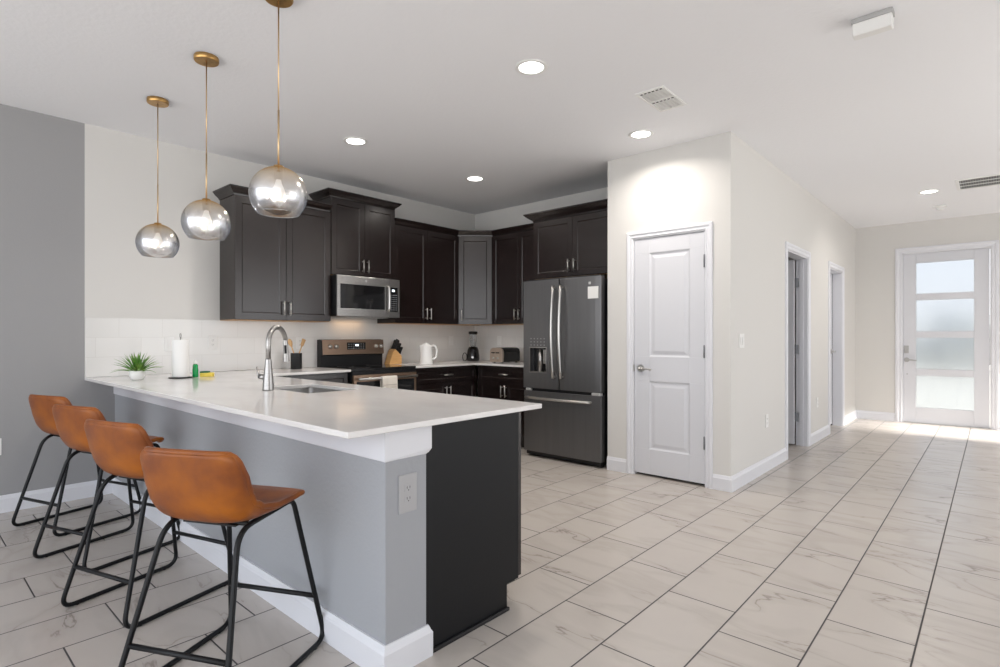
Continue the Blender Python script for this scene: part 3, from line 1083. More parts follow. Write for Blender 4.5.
# ------------------------------------------------------------------ range
RW = 0.758
t = thing('range', 'electric range with black glass cooktop and bronze-toned back panel', 'range', (XL + 0.655, 2.918, 0), R90)
DR = 0.64
bm = BM(); box(bm, 0.001, RW - 0.001, 0.012, DR, 0.03, 0.895)
obj('body', bm, M['black_plastic'], t, bevel=0.002)
for x in (0.05, RW - 0.05):
    for yy in (0.08, DR - 0.06):
        bm = BM(); lathe(bm, [(0.02, 0), (0.02, 0.01), (0.014, 0.03)], x, yy, 14); obj('foot', bm, M['black_plastic'], t)
bm = BM(); box(bm, -0.0005, RW + 0.0005, -0.012, DR - 0.075, 0.896, 0.921)
ck = obj('cooktop', bm, M['black_gloss'], t, bevel=0.004)
for (x, yy, r) in ((0.19, 0.16, 0.10), (0.56, 0.16, 0.08), (0.19, 0.41, 0.08), (0.56, 0.41, 0.10)):
    bm = BM(); lathe(bm, [(r, 0.9211), (r - 0.003, 0.9213)], x, yy, 36, cap=False); obj('burner_ring', bm, M['grey_print'], ck)
bm = BM(); box(bm, 0.0, RW, -0.006, 0.012, 0.862, 0.895)
obj('front_band', bm, M['black_plastic'], t, bevel=0.002)
bm = BM(); box(bm, 0.004, RW - 0.004, -0.022, 0.012, 0.262, 0.858)
od = obj('oven_door', bm, M['bronze_steel'], t, bevel=0.004)
bm = BM(); box(bm, 0.035, RW - 0.035, -0.0245, -0.021, 0.33, 0.795)
obj('oven_window', bm, M['black_gloss'], od, bevel=0.001)
bm = BM()
tube(bm, [(0.03, -0.068, 0.822), (RW - 0.03, -0.068, 0.822)], 0.0125, 14)
for x in (0.055, RW - 0.055):
    tube(bm, [(x, -0.02, 0.822), (x, -0.068, 0.822)], 0.009, 10)
obj('oven_handle', bm, M['handle'], od, smooth=True)
bm = BM(); box(bm, 0.004, RW - 0.004, -0.02, 0.012, 0.06, 0.25)
obj('drawer', bm, M['bronze_steel'], t, bevel=0.004)
bm = BM()
prism(bm, [(DR - 0.075, 0.90), (DR - 0.004, 0.90), (DR - 0.004, 1.192), (DR - 0.045, 1.195), (DR - 0.085, 1.185), (DR - 0.098, 1.04), (DR - 0.075, 1.03)], 'x', 0.002, RW - 0.002)
obj('back_guard', bm, M['black_plastic'], t, bevel=0.003)
pn = BM()
prism(pn, [(DR - 0.100, 1.038), (DR - 0.090, 1.038), (DR - 0.077, 1.192), (DR - 0.087, 1.190)], 'x', 0.012, RW - 0.0005)
cp = obj('control_panel', pn, M['bronze_steel'], t, bevel=0.002)
for x in (0.095, 0.165, RW - 0.105, RW - 0.04):
    bm = BM(); lathe(bm, [(0.0, 0.024), (0.017, 0.024), (0.0205, 0.018), (0.0225, 0)], 0, 0, 20, cap=False)
    k = obj('knob', bm, M['handle'], t, loc=(x, DR - 0.094, 1.122), rot=(PI / 2, 0, 0), smooth=True)
bm = BM(); box(bm, 0.295, 0.52, DR - 0.0985, DR - 0.085, 1.088, 1.162)
ds = obj('display_panel', bm, M['black_gloss'], cp, bevel=0.001)
# rows of touch keys round a lit clock
bm = BM(); box(bm, 0.392, 0.43, DR - 0.0995, DR - 0.098, 1.124, 1.142)
obj('clock', bm, M['display'], ds)
bm = BM()
for r_ in range(3):
    for c_ in range(7):
        if c_ in (3,) and r_ != 0:
            continue
        x = 0.305 + c_ * 0.030
        box(bm, x, x + 0.016, DR - 0.0992, DR - 0.098, 1.098 + r_ * 0.022, 1.103 + r_ * 0.022)
kk = obj('touch_keys', bm, M['icon'], ds)
kk['kind'] = 'stuff'

# towel over the oven handle
HX = XL + 0.655 + 0.068     # world x of the handle
tw = thing('towel', 'cream dish towel hung over the oven door handle', 'towel', (HX, 3.29, 0.822))
bm = BM()
gy, prof = 14, []
for k in range(9):
    prof.append((0.016 + 0.0005 * k, -0.38 + 0.048 * k))
for k in range(1, 8):
    a = PI * k / 8
    prof.append((0.0165 * math.cos(a), 0.0165 * math.sin(a)))
for k in range(6):
    prof.append((-0.018, -0.02 - 0.05 * k))
grid = []
for j in range(gy + 1):
    yy = -0.09 + 0.18 * j / gy
    row = []
    for i, (px, pz) in enumerate(prof):
        hang = max(0.0, -pz)
        wv = 0.004 * math.sin(j * 1.35) * min(1, hang * 6) if px > 0 else 0.002 * math.sin(j * 1.2)
        row.append(bm.verts.new((px + wv + 0.012 * hang * (1 if px > 0 else -0), yy * (1 + 0.12 * hang), pz)))
    grid.append(row)
for j in range(gy):
    for i in range(len(prof) - 1):
        f = bm.faces.new((grid[j][i], grid[j + 1][i], grid[j + 1][i + 1], grid[j][i + 1]))
        if i in (6,) or j in (2,):
            f.material_index = 0
bmesh.ops.recalc_face_normals(bm, faces=bm.faces[:])
obj('cloth', bm, [M['towel'], M['towel_stripe']], tw, smooth=True, solid=0.003, subsurf=1)
for z in (-0.30, -0.18, -0.07):
    bm = BM(); box(bm, 0.0225 + 0.012 * -z, 0.0245 + 0.012 * -z, -0.08, 0.08, z, z + 0.004)
    obj('stripe', bm, M['towel_stripe'], tw)

# ------------------------------------------------------------------ microwave
t = thing('microwave', 'stainless over-the-range microwave above the range', 'microwave', (XL + 0.40, 2.903, 1.424), R90)
MW, MH = 0.752, 0.402
bm = BM(); box(bm, 0, MW, 0.0, 0.388, 0, MH)
obj('body', bm, M['black_plastic'], t, bevel=0.002)
dx1 = MW * 0.825
fr = BM()
x0, x1 = 0.001, dx1 - 0.002
box(fr, x0, x1, -0.022, 0, MH - 0.085, MH - 0.001)
box(fr, x0, x1, -0.022, 0, 0.001, 0.078)
box(fr, x0, x0 + 0.035, -0.022, 0, 0.078, MH - 0.085)
box(fr, x1 - 0.055, x1, -0.022, 0, 0.078, MH - 0.085)
dr = obj('door', fr, M['steel'], t, bevel=0.002)
bm = BM(); box(bm, x0 + 0.035, x1 - 0.055, -0.0205, -0.004, 0.078, MH - 0.085)
obj('window', bm, M['black_gloss'], dr)
bm = BM()
hx = x1 - 0.028
tube(bm, rounded([(hx, -0.02, 0.06), (hx, -0.058, 0.075), (hx, -0.062, MH / 2), (hx, -0.058, MH - 0.085), (hx, -0.02, MH - 0.07)], 0.03), 0.0115, 12)
obj('handle', bm, M['handle'], dr, smooth=True)
bm = BM(); lathe(bm, [(0, 0.0015), (0.012, 0.0015), (0.013, 0)], 0, 0, 20, cap=False)
obj('round_emblem', bm, M['icon'], dr, loc=(0.33, -0.022, MH - 0.042), rot=(PI / 2, 0, 0))
fr = BM()
a0, a1 = dx1, MW - 0.001
box(fr, a0, a1, -0.022, 0, MH - 0.085, MH - 0.001)
box(fr, a0, a1, -0.022, 0, 0.001, 0.06)
box(fr, a0, a0 + 0.006, -0.022, 0, 0.06, MH - 0.085)
box(fr, a1 - 0.022, a1, -0.022, 0, 0.06, MH - 0.085)
cp = obj('control_frame', fr, M['steel'], t, bevel=0.0015)
bm = BM(); box(bm, a0 + 0.006, a1 - 0.022, -0.0215, -0.002, 0.06, MH - 0.085)
kp = obj('keypad', bm, M['black_gloss'], cp)
bm = BM(); box(bm, a0 + 0.032, a0 + 0.062, -0.0225, -0.0212, MH - 0.13, MH - 0.108)
obj('display', bm, M['display'], kp)
bm = BM()
for r_ in range(8):
    for c_ in range(3):
        box(bm, a0 + 0.018 + c_ * 0.029, a0 + 0.035 + c_ * 0.029, -0.0222, -0.0212, 0.078 + r_ * 0.022, 0.085 + r_ * 0.022)
kk = obj('touch_keys', bm, M['grey_print'], kp); kk['kind'] = 'stuff'
bm = BM(); box(bm, 0.1, MW - 0.1, 0.05, 0.3, -0.006, 0.0)
obj('vent_grille', bm, M['grey_plastic'], t)
ml = bpy.data.lights.new('cooktop_lamp', 'AREA')
ml.shape = 'RECTANGLE'; ml.size = 0.35; ml.size_y = 0.06
ml.energy = 0.3; ml.color = (1.0, 0.62, 0.33)
mo = bpy.data.objects.new('cooktop_lamp', ml); C.objects.link(mo); mo.parent = t
mo.location = (MW / 2, 0.31, -0.01)

# ------------------------------------------------------------------ refrigerator
FX0, FW = -3.614, 0.920
t = thing('refrigerator', 'dark slate french-door refrigerator with bottom freezer drawer', 'refrigerator', (FX0, 4.39, 0), 0)
bm = BM(); box(bm, 0.012, FW - 0.004, 0.075, 0.80, 0.03, 1.765)
obj('body', bm, M['black_plastic'], t, bevel=0.004)
bm = BM(); box(bm, 0.02, FW - 0.02, 0.03, 0.2, 0.02, 0.06)
obj('toe_grille', bm, M['black_plastic'], t)
for x in (0.06, FW - 0.06):
    bm = BM(); lathe(bm, [(0.025, 0), (0.025, 0.022)], x, 0.12, 14); obj('foot', bm, M['black_plastic'], t)
dv = -3.166 - FX0


def slab_door(bm, x0, x1, z0, z1, y0=0.0, y1=0.07, bulge=0.008):
    n = 8
    front = []
    for k in range(n + 1):
        u = k / n
        front.append((x0 + (x1 - x0) * u, y0 + bulge * (2 * u - 1) ** 4))
    prism(bm, front + [(x1, y1), (x0, y1)], 'z', z0, z1)
    return bm


# left door, with a rectangular recess for the dispenser
rx0, rx1, rz0, rz1 = 0.082, 0.296, 0.862, 1.115
bm = BM()
box(bm, 0.001, rx0, 0, 0.07, 0.702, 1.79)
box(bm, rx1, dv - 0.003, 0, 0.07, 0.702, 1.79)
box(bm, rx0, rx1, 0, 0.07, 0.702, rz0)
box(bm, rx0, rx1, 0, 0.07, rz1, 1.79)
box(bm, rx0, rx1, 0.062, 0.07, rz0, rz1)
bmesh.ops.remove_doubles(bm, verts=bm.verts[:], dist=1e-5)
ld = obj('door', bm, M['slate'], t)
bm = BM()
box(bm, rx0 - 0.004, rx0 + 0.006, -0.003, 0.01, rz0 - 0.004, rz1 + 0.004)
box(bm, rx1 - 0.006, rx1 + 0.004, -0.003, 0.01, rz0 - 0.004, rz1 + 0.004)
box(bm, rx0, rx1, -0.003, 0.01, rz1 - 0.006, rz1 + 0.004)
box(bm, rx0, rx1, -0.003, 0.062, rz0 - 0.004, rz0 + 0.008)
obj('dispenser_frame', bm, M['steel'], ld)
bm = BM()
box(bm, rx0 + 0.006, rx1 - 0.006, 0.058, 0.0615, rz0 + 0.008, rz1 - 0.006)
obj('dispenser_back', bm, M['black_gloss'], ld)
bm = BM()
tube(bm, [(rx0 + 0.105, 0.045, rz0 + 0.01), (rx0 + 0.105, 0.045, rz1 - 0.02)], 0.028, 14)
obj('dispenser_chute', bm, M['steel'], ld, smooth=True)
bm = BM(); box(bm, rx0 + 0.155, rx0 + 0.19, 0.02, 0.03, rz0 + 0.09, rz1 - 0.02)
obj('dispenser_paddle', bm, M['steel'], ld, bevel=0.003)
bm = BM()
for r_ in range(3):
    for c_ in range(5):
        box(bm, rx0 + 0.012 + c_ * 0.042, rx0 + 0.024 + c_ * 0.042, -0.0012, 0.001, 1.135 + r_ * 0.032, 1.142 + r_ * 0.032)
kk = obj('touch_icons', bm, M['icon'], ld); kk['kind'] = 'stuff'
rd = obj('door', slab_door(BM(), dv + 0.003, FW, 0.702, 1.79), M['slate'], t, bevel=0.003)
rd['label'] = 'right door with a white paper label'


def fridge_handle(x, s):
    bm = BM()
    pts = []
    for k in range(13):
        u = k / 12
        pts.append((x + s * 0.016 * (1 - 4 * (u - 0.5) ** 2) * 0.0, -0.035 - 0.032 * (1 - (2 * u - 1) ** 2), 0.815 + 0.905 * u))
    tube(bm, pts, 0.014, 12)
    for z in (0.83, 1.705):
        tube(bm, [(x, 0.002, z), (x, -0.038, z)], 0.012, 10)
    return bm


obj('handle', fridge_handle(dv - 0.048, 1), M['handle'], ld, smooth=True)
obj('handle', fridge_handle(dv + 0.045, -1), M['handle'], rd, smooth=True)
fd = obj('freezer_drawer', slab_door(BM(), 0.001, FW, 0.058, 0.672), M['slate'], t, bevel=0.003)
bm = BM()
pts = [(0.05 + 0.775 * k / 12, -0.034 - 0.024 * (1 - (2 * k / 12 - 1) ** 2), 0.608) for k in range(13)]
tube(bm, pts, 0.013, 12)
for x in (0.065, 0.81):
    tube(bm, [(x, 0.004, 0.608), (x, -0.036, 0.608)], 0.011, 10)
obj('handle', bm, M['handle'], fd, smooth=True)
bm = BM(); box(bm, 0.02, FW - 0.02, 0.02, 0.074, 0.672, 0.702)
obj('gasket', bm, M['black_plastic'], t)
for x0, x1 in ((0.03, 0.10), (FW - 0.10, FW - 0.012)):
    bm = BM(); box(bm, x0, x1, 0.0, 0.06, 0.674, 0.699)
    obj('hinge_cover', bm, M['grey_plastic'], t, bevel=0.004)
bm = BM(); box(bm, 0.03, FW - 0.03, 0.02, 0.12, 1.79, 1.803)
obj('top_cap', bm, M['black_plastic'], t, bevel=0.003)
bm = BM(); box(bm, 0.782, 0.892, -0.003, 0.006, 1.58, 1.692)
obj('paper_label', bm, M['white_plastic'], rd)
bm = BM(); box(bm, 0.788, 0.812, -0.001, 0.004, 1.714, 1.738)
obj('small_emblem', bm, M['icon'], rd, bevel=0.002)

# ------------------------------------------------------------------ bar stools
ZS = 0.615


def shell_point(u, v):
    """u -1..1 across, v 0..1 from the front lip to the top of the back (local: y forward)"""
    # centre line
    keys = [(0.0, 0.205, ZS - 0.012), (0.06, 0.19, ZS + 0.004), (0.18, 0.13, ZS + 0.008), (0.34, 0.02, ZS - 0.012), (0.47, -0.085, ZS - 0.026),
            (0.56, -0.145, ZS - 0.014), (0.64, -0.178, ZS + 0.028), (0.75, -0.200, ZS + 0.101), (0.88, -0.215, ZS + 0.173), (1.0, -0.226, ZS + 0.231)]
    wk = [(0.0, 0.15), (0.025, 0.172), (0.06, 0.188), (0.11, 0.197), (0.2, 0.203), (0.36, 0.207), (0.5, 0.205), (0.62, 0.204), (0.76, 0.204), (0.86, 0.200), (0.92, 0.196), (0.96, 0.189), (0.985, 0.180), (1.0, 0.166)]
    rise = [(0.0, 0.002), (0.2, 0.004), (0.36, 0.022), (0.5, 0.062), (0.6, 0.070), (0.72, 0.03), (0.86, 0.006), (1.0, -0.006)]
    fwd = [(0.0, -0.03), (0.1, -0.012), (0.3, 0.0), (0.45, 0.0), (0.56, 0.02), (0.66, 0.045), (0.8, 0.05), (1.0, 0.035)]

    def lerp(tab, k=1):
        for a, b in zip(tab, tab[1:]):
            if v <= b[0] + 1e-9:
                s = (v - a[0]) / (b[0] - a[0])
                return a[k] + (b[k] - a[k]) * s
        return tab[-1][k]
    y, z = lerp(keys, 1), lerp(keys, 2)
    w, r, f = lerp(wk), lerp(rise), lerp(fwd)
    au = abs(u)
    return Vector((w * math.sin(u * PI / 2 * 0.9) / math.sin(PI / 2 * 0.9), y + f * au ** 2.6, z + r * au ** 3.0))


def make_stool(label):
    t = thing('bar_stool', label, 'stool', (0, 0, 0), 0, 'tan leather bar stools at the counter')
    bm = BM()
    nu, nv = 16, 40
    g = [[bm.verts.new(shell_point(-1 + 2 * i / nu, j / nv)) for i in range(nu + 1)] for j in range(nv + 1)]
    for j in range(nv):
        for i in range(nu):
            bm.faces.new((g[j][i], g[j][i + 1], g[j + 1][i + 1], g[j + 1][i]))
    bmesh.ops.recalc_face_normals(bm, faces=bm.faces[:])
    # soften the four corners of the sheet
    sh = obj('seat_shell', bm, M['leather'], t, smooth=True, solid=0.022, subsurf=1)
    bm = BM()
    edge = [shell_point(-1, j / nv) for j in range(0, nv + 1)] + [shell_point(-1 + 2 * i / nu, 1) for i in range(1, nu)] + \
           [shell_point(1, j / nv) for j in range(nv, -1, -1)]
    tube(bm, edge, 0.0108, 10)
    obj('edge_piping', bm, M['leather'], sh, smooth=True)
    r = 0.0098
    a, ar, w, wr, wf = 0.268, 0.282, 0.225, 0.152, 0.150
    zr, zf, yr, yf = ZS - 0.045, ZS - 0.022, -0.135, 0.165
    for s in (-1, 1):
        bm = BM()
        mid = (s * (wr + wf) / 2, 0.015, (zr + zf) / 2)
        tube(bm, rounded([mid, (s * wr, yr, zr), (s * w, -ar, r), (s * w, a, r), (s * wf, yf, zf), mid],
                         [0.07, 0.06, 0.06, 0.035], 8), r, 10)
        o = obj('leg_loop', bm, M['black_metal'], t, smooth=True)
        for yy in (-ar + 0.07, a - 0.07):
            bm = BM(); lathe(bm, [(0.008, 0), (0.009, 0.004), (0.009, 0.012)], s * w, yy, 10)
            obj('glide', bm, M['black_plastic'], o)

    def leg(s, f, z):
        if f:
            k = z / zf; return (s * (w + (wf - w) * k), a + (yf - a) * k, z)
        k = z / zr; return (s * (w + (wr - w) * k), -ar + (yr + ar) * k, z)
    bm = BM(); tube(bm, [leg(-1, True, 0.19), leg(1, True, 0.19)], 0.0095, 10)
    obj('footrest', bm, M['black_metal'], t, smooth=True)
    bm = BM(); tube(bm, [leg(-1, False, 0.186), leg(1, False, 0.186)], 0.0095, 10)
    obj('rear_stretcher', bm, M['black_metal'], t, smooth=True)
    bm = BM()
    for yy in (-0.075, 0.115):
        zz = zr + (zf - zr) * (yy - yr) / (yf - yr)
        tube(bm, [(-wr, yy, zz), (wr, yy, zz)], r * 0.9, 10)
    box(bm, -0.11, 0.11, -0.10, 0.10, ZS - 0.047, ZS - 0.041)
    obj('seat_frame', bm, M['black_metal'], t, smooth=False)
    return t


st = make_stool('tan leather bar stool nearest the open end of the counter')
st.location = (-2.095, 0.843, 0.0); st.rotation_euler = (0, 0, 0.47)
SG = 'tan leather bar stools at the counter'
dup(st, (-2.973, 0.852, 0), 0.305, 'tan leather bar stool second from the open end of the counter', SG)
dup(st, (-3.776, 0.865, 0), 0.32, 'tan leather bar stool second from the dark grey wall', SG)
dup(st, (-4.542, 0.866, 0), 0.32, 'tan leather bar stool standing closest to the dark grey wall', SG)

# ------------------------------------------------------------------ pendants
def make_pendant(label, top):
    t = thing('pendant_lamp', label, 'pendant lamp', (0, 0, H), 0, 'globe pendants over the counter')
    bm = BM(); lathe(bm, [(0, 0), (0.064, 0), (0.066, -0.004), (0.066, -0.024), (0.062, -0.029), (0, -0.029)], 0, 0, 40, cap=False)
    smooth_by_angle(obj('canopy', bm, M['brass'], t))
    bm = BM()
    tube(bm, [(0, 0, -0.028), (0, 0, top + 0.27)], 0.0034, 10)
    tube(bm, [(0, 0, top + 0.27), (0, 0, top + 0.005)], 0.0046, 10)
    obj('rod', bm, M['brass_rod'], t, smooth=True)
    bm = BM(); lathe(bm, [(0, top + 0.008), (0.022, top + 0.006), (0.024, top - 0.004), (0.019, top - 0.06), (0, top - 0.062)], 0, 0, 20, cap=False)
    obj('socket', bm, M['brass'], t, smooth=True)
    R = 0.1295
    bm = BM()
    prof = []
    for k in range(29):
        a = PI / 2 * 0.985 - (PI / 2 * 0.985 + math.asin(0.69)) * k / 28
        prof.append((R * math.cos(a), -R + R * math.sin(a)))
    ox = [(r, z) for r, z in prof]
    lathe(bm, ox, 0, 0, 48, cap=False)
    gl = obj('globe', bm, M['globe'], t, loc=(0, 0, top), smooth=True)
    rr, rz = ox[-1]
    bm = BM(); pts = [(rr * math.cos(2 * PI * k / 40), rr * math.sin(2 * PI * k / 40), rz) for k in range(41)]
    tube(bm, pts, 0.0016, 6)
    obj('rim', bm, M['jar'], gl, smooth=True)
    bm = BM(); lathe(bm, [(0, top - 0.055), (0.012, top - 0.06), (0.014, top - 0.075), (0.026, top - 0.105), (0.03, top - 0.125), (0.024, top - 0.148), (0.010, top - 0.158), (0, top - 0.16)], 0, 0, 20, cap=False)
    obj('bulb', bm, M['bulb'], t, smooth=True)
    l = bpy.data.lights.new('bulb_lamp', 'POINT'); l.energy = 26.0; l.color = (1.0, 0.90, 0.78); l.shadow_soft_size = 0.03
    o = bpy.data.objects.new('bulb_lamp', l); C.objects.link(o); o.parent = t; o.location = (0, 0, top - 0.118)
    return t


for lb, px, py, drop in (('mirrored globe pendant lamp nearest the open counter end, its globe before the cabinet doors', -2.516, 1.236, -0.818),
                         ('middle mirrored globe pendant lamp of the row of three', -3.395, 1.236, -0.829),
                         ('mirrored globe pendant lamp hanging nearest the dark grey wall', -4.255, 1.237, -0.850)):
    make_pendant(lb, drop).location = (px, py, H)

# ------------------------------------------------------------------ recessed lights
def make_can(label, power):
    t = thing('recessed_light', label, 'ceiling light', (0, 0, H), 0, 'recessed ceiling lights')
    bm = BM(); lathe(bm, [(0.098, 0), (0.098, -0.004), (0.092, -0.007), (0.074, -0.006), (0.072, -0.001)], 0, 0, 36, cap=False)
    obj('trim_ring', bm, M['white_plastic'], t, smooth=True)
    bm = BM(); lathe(bm, [(0, -0.004), (0.05, -0.004), (0.073, -0.003)], 0, 0, 36, cap=False)
    obj('lens', bm, M['lens'], t, smooth=True)
    l = bpy.data.lights.new('can_lamp', 'AREA'); l.shape = 'DISK'; l.size = 0.145
    l.energy = power; l.spread = math.radians(150); l.color = (1.0, 0.93, 0.85)
    o = bpy.data.objects.new('can_lamp', l); C.objects.link(o); o.parent = t; o.location = (0, 0, -0.009)
    return t


cn = make_can('lit recessed ceiling light left of the square ceiling vent, above the peninsula end', CAN_POWER)
cn.location = (-2.068, 2.585, H)
for p, lb in (((-3.934, 2.592, H), 'lit recessed ceiling light above the microwave side of the kitchen'),
              ((-3.958, 4.026, H), 'lit recessed ceiling light in the far kitchen corner above the diagonal cabinet'),
              ((-2.099, 4.027, H), 'lit recessed ceiling light in front of the pantry wall'),
              ((-0.538, 7.776, H), 'lit recessed ceiling light in the hall before the front door')):
    dup(cn, p, 0, lb, 'recessed ceiling lights')

# ------------------------------------------------------------------ ceiling vents, detector, alarm box
t = thing('ceiling_vent', 'square white ceiling vent with two rows of slots over the pantry corner', 'vent', (-1.685, 3.525, H))
bm = BM()
for (x0, x1, y0, y1) in ((-0.1, -0.082, -0.19, 0.19), (0.082, 0.1, -0.19, 0.19), (-0.082, 0.082, -0.19, -0.168), (-0.082, 0.082, 0.168, 0.19), (-0.082, 0.082, -0.008, 0.008)):
    box(bm, x0, x1, y0, y1, -0.008, 0)
obj('frame', bm, M['white_plastic'], t, bevel=0.002)
bm = BM(); box(bm, -0.082, 0.082, -0.168, 0.168, -0.0015, -0.0005)
obj('backing', bm, M['white_plastic'], t)
for j in range(2):
    for i in range(6):
        x = -0.0685 + i * 0.0274
        y0 = -0.166 if j == 0 else 0.01
        bm = BM(); prism(bm, [(x - 0.011, -0.004), (x + 0.004, -0.010), (x + 0.006, -0.009), (x - 0.009, -0.003)], 'y', y0 + 0.022, y0 + 0.156)
        obj('slat', bm, M['white_plastic'], t)
        bm = BM(); box(bm, x - 0.0085, x + 0.0065, y0 + 0.002, y0 + 0.02, -0.004, -0.0018)
        obj('slot', bm, M['vent_dark'], t)

t = thing('air_return_grille', 'long white ceiling air grille at the hall end before the front door', 'vent', (0.03, 7.65, H))
bm = BM()
for (x0, x1, y0, y1) in ((-0.33, -0.30, -0.25, 0.25), (0.30, 0.33, -0.25, 0.25), (-0.30, 0.30, -0.25, -0.225), (-0.30, 0.30, 0.225, 0.25)):
    box(bm, x0, x1, y0, y1, -0.009, 0)
obj('frame', bm, M['white_plastic'], t, bevel=0.002)
bm = BM(); box(bm, -0.30, 0.30, -0.225, 0.225, -0.0015, -0.0005)
obj('backing', bm, M['vent_dark'], t)
for k in range(2):
    yy = -0.075 + k * 0.15
    bm = BM(); box(bm, -0.30, 0.30, yy - 0.006, yy + 0.006, -0.008, -0.002)
    obj('bar', bm, M['white_plastic'], t)
bm = BM()
for k in range(30):
    x = -0.29 + k * 0.02
    box(bm, x - 0.003, x + 0.003, -0.225, 0.225, -0.0045, -0.002)
kk = obj('fins', bm, M['grey_plastic'], t); kk['kind'] = 'stuff'

t = thing('smoke_detector', 'small white ceiling detector beyond the hall light', 'detector', (-0.497, 8.72, H))
bm = BM(); lathe(bm, [(0, 0), (0.068, 0), (0.068, -0.014), (0.06, -0.022), (0, -0.024)], 0, 0, 28, cap=False)
smooth_by_angle(obj('base', bm, M['white_plastic'], t))
bm = BM(); lathe(bm, [(0.038, -0.022), (0.038, -0.032), (0.033, -0.052), (0, -0.056)], 0, 0, 20, cap=False)
smooth_by_angle(obj('sensor', bm, M['white_plastic'], t))

t = thing('alarm_box', 'white oblong box on a grey ceiling plate, upper right of the room', 'alarm', (-0.455, 3.325, H))
bm = BM(); box(bm, -0.088, 0.088, -0.035, 0.04, -0.024, 0)
obj('base_plate', bm, M['grey_plastic'], t, bevel=0.004)
bm = BM(); prism(bm, [(-0.034, -0.024), (0.038, -0.024), (0.034, -0.085), (-0.026, -0.085)], 'x', -0.084, 0.084)
obj('cover', bm, M['white_plastic'], t, bevel=0.006)

# ------------------------------------------------------------------ outlets and switches
def plate(label, loc, rotz, w=0.074, h=0.118, kind='outlet', group=None):
    name = 'wall_outlet' if kind == 'outlet' else 'light_switch'
    t = thing(name, label, 'outlet' if kind == 'outlet' else 'switch', loc, rotz, group)
    bm = BM(); box(bm, -w / 2, w / 2, -0.006, 0, -h / 2, h / 2)
    obj('cover_plate', bm, M['white_plastic'], t, bevel=0.0025)
    if kind == 'outlet':
        for z in (0.02, -0.02):
            bm = BM(); box(bm, -0.017, 0.017, -0.008, -0.005, z - 0.014, z + 0.014)
            r = obj('receptacle', bm, M['white_plastic'], t, bevel=0.003)
            bm = BM()
            for x in (-0.0065, 0.0065):
                box(bm, x - 0.0012, x + 0.0012, -0.0084, -0.0078, z - 0.002, z + 0.007)
            box(bm, -0.002, 0.002, -0.0084, -0.0078, z - 0.0095, z - 0.0055)
            obj('slots', bm, M['vent_dark'], r)
    else:
        n = max(1, round(w / 0.06))
        for k in range(n):
            x = (k - (n - 1) / 2) * 0.046
            bm = BM(); prism(bm, [(-0.006, -0.033), (-0.0085, -0.033), (-0.011, 0.0), (-0.0085, 0.033), (-0.006, 0.033)], 'x', x - 0.0165, x + 0.0165)
            obj('rocker', bm, M['white_plastic'], t, bevel=0.001)
    return t


OG = 'white wall outlets and switches'
xw = XL + 0.0105
plate('white outlet on the tile above the soap bottle', (xw, 1.918, 1.172), R90, group=OG)
plate('white switch plate on the tile behind the paper towel roll', (xw, 1.575, 1.163), R90, kind='switch', group=OG)
plate('white outlet on the tile behind the wooden utensils', (xw, 2.735, 1.16), R90, group=OG)
plate('white switch plate on the tile right of the kettle', (xw, 4.785, 1.172), R90, kind='switch', group=OG)
plate('white switch plate on the tile behind the toaster', (-4.69, YB - 0.0105, 1.172), 0, kind='switch', group=OG)
plate('white outlet low on the dark grey wall at the left edge', (XL + 0.0005, 0.495, 0.46), R90, group=OG)
t = plate('grey-painted outlet on the end of the half wall under the counter corner', (XK + 0.0005, 1.293, 0.645), R90, 0.084, 0.142, group=OG)
for ch in t.children:
    if ch.name.startswith(('cover_plate', 'receptacle')):
        ch.data.materials[0] = mat('grey_outlet_plastic', (0.42, 0.42, 0.43), 0.4)
plate('white double switch plate on the hall wall beside the pantry corner', (XH + 0.0005, 4.69, 1.19), R90, 0.118, 0.118, 'switch', OG)
plate('white outlet low on the hall wall before the first doorway', (XH + 0.0005, 5.367, 0.455), R90, group=OG)
plate('white outlet low on the hall wall between the two doorways', (XH + 0.0005, 7.297, 0.45), R90, group=OG)

# ------------------------------------------------------------------ things on the bar counter
t = thing('potted_plant', 'small spiky green succulent in a white bowl on the bar counter', 'plant', (-4.574, 1.20, T))
bm = BM(); lathe(bm, [(0, 0), (0.03, 0), (0.043, 0.012), (0.052, 0.04), (0.049, 0.066), (0.045, 0.068), (0.043, 0.058), (0, 0.056)], 0, 0, 32, cap=False)
obj('pot', bm, M['ceramic'], t, smooth=True)
bm = BM(); lathe(bm, [(0, 0.06), (0.043, 0.059)], 0, 0, 24, cap=False); obj('soil', bm, M['soil'], t)
bm = BM()
rnd = random.Random(3)
for k in range(64):
    az = k * 2.399 + rnd.uniform(-0.2, 0.2)
    lay = k / 64
    tilt = 0.12 + 1.35 * lay + rnd.uniform(-0.1, 0.1)
    Ln = 0.135 + 0.012 * lay + rnd.uniform(-0.02, 0.015)
    wd = 0.0085
    d0 = Vector((math.cos(az), math.sin(az), 0))
    side = Vector((-math.sin(az), math.cos(az), 0))
    p = Vector((0, 0, 0.06)) + d0 * (0.006 + 0.024 * lay)
    prev = None
    for s in range(7):
        u = s / 6
        ang = tilt * (0.75 + 0.32 * u)
        q = p + (d0 * math.sin(ang) + Vector((0, 0, math.cos(ang)))) * (Ln * u)
        nrm = (d0 * math.cos(ang) - Vector((0, 0, math.sin(ang))))
        w = wd * (1 - u) ** 0.7 * (0.75 + 0.5 * min(1, u * 4)) + 0.0004
        ring = [bm.verts.new(q + side * w), bm.verts.new(q + nrm * w * 0.45), bm.verts.new(q - side * w), bm.verts.new(q - nrm * w * 0.12)]
        if prev:
            for c in range(4):
                bm.faces.new((prev[c], prev[(c + 1) % 4], ring[(c + 1) % 4], ring[c]))
        prev = ring
bmesh.ops.recalc_face_normals(bm, faces=bm.faces[:])
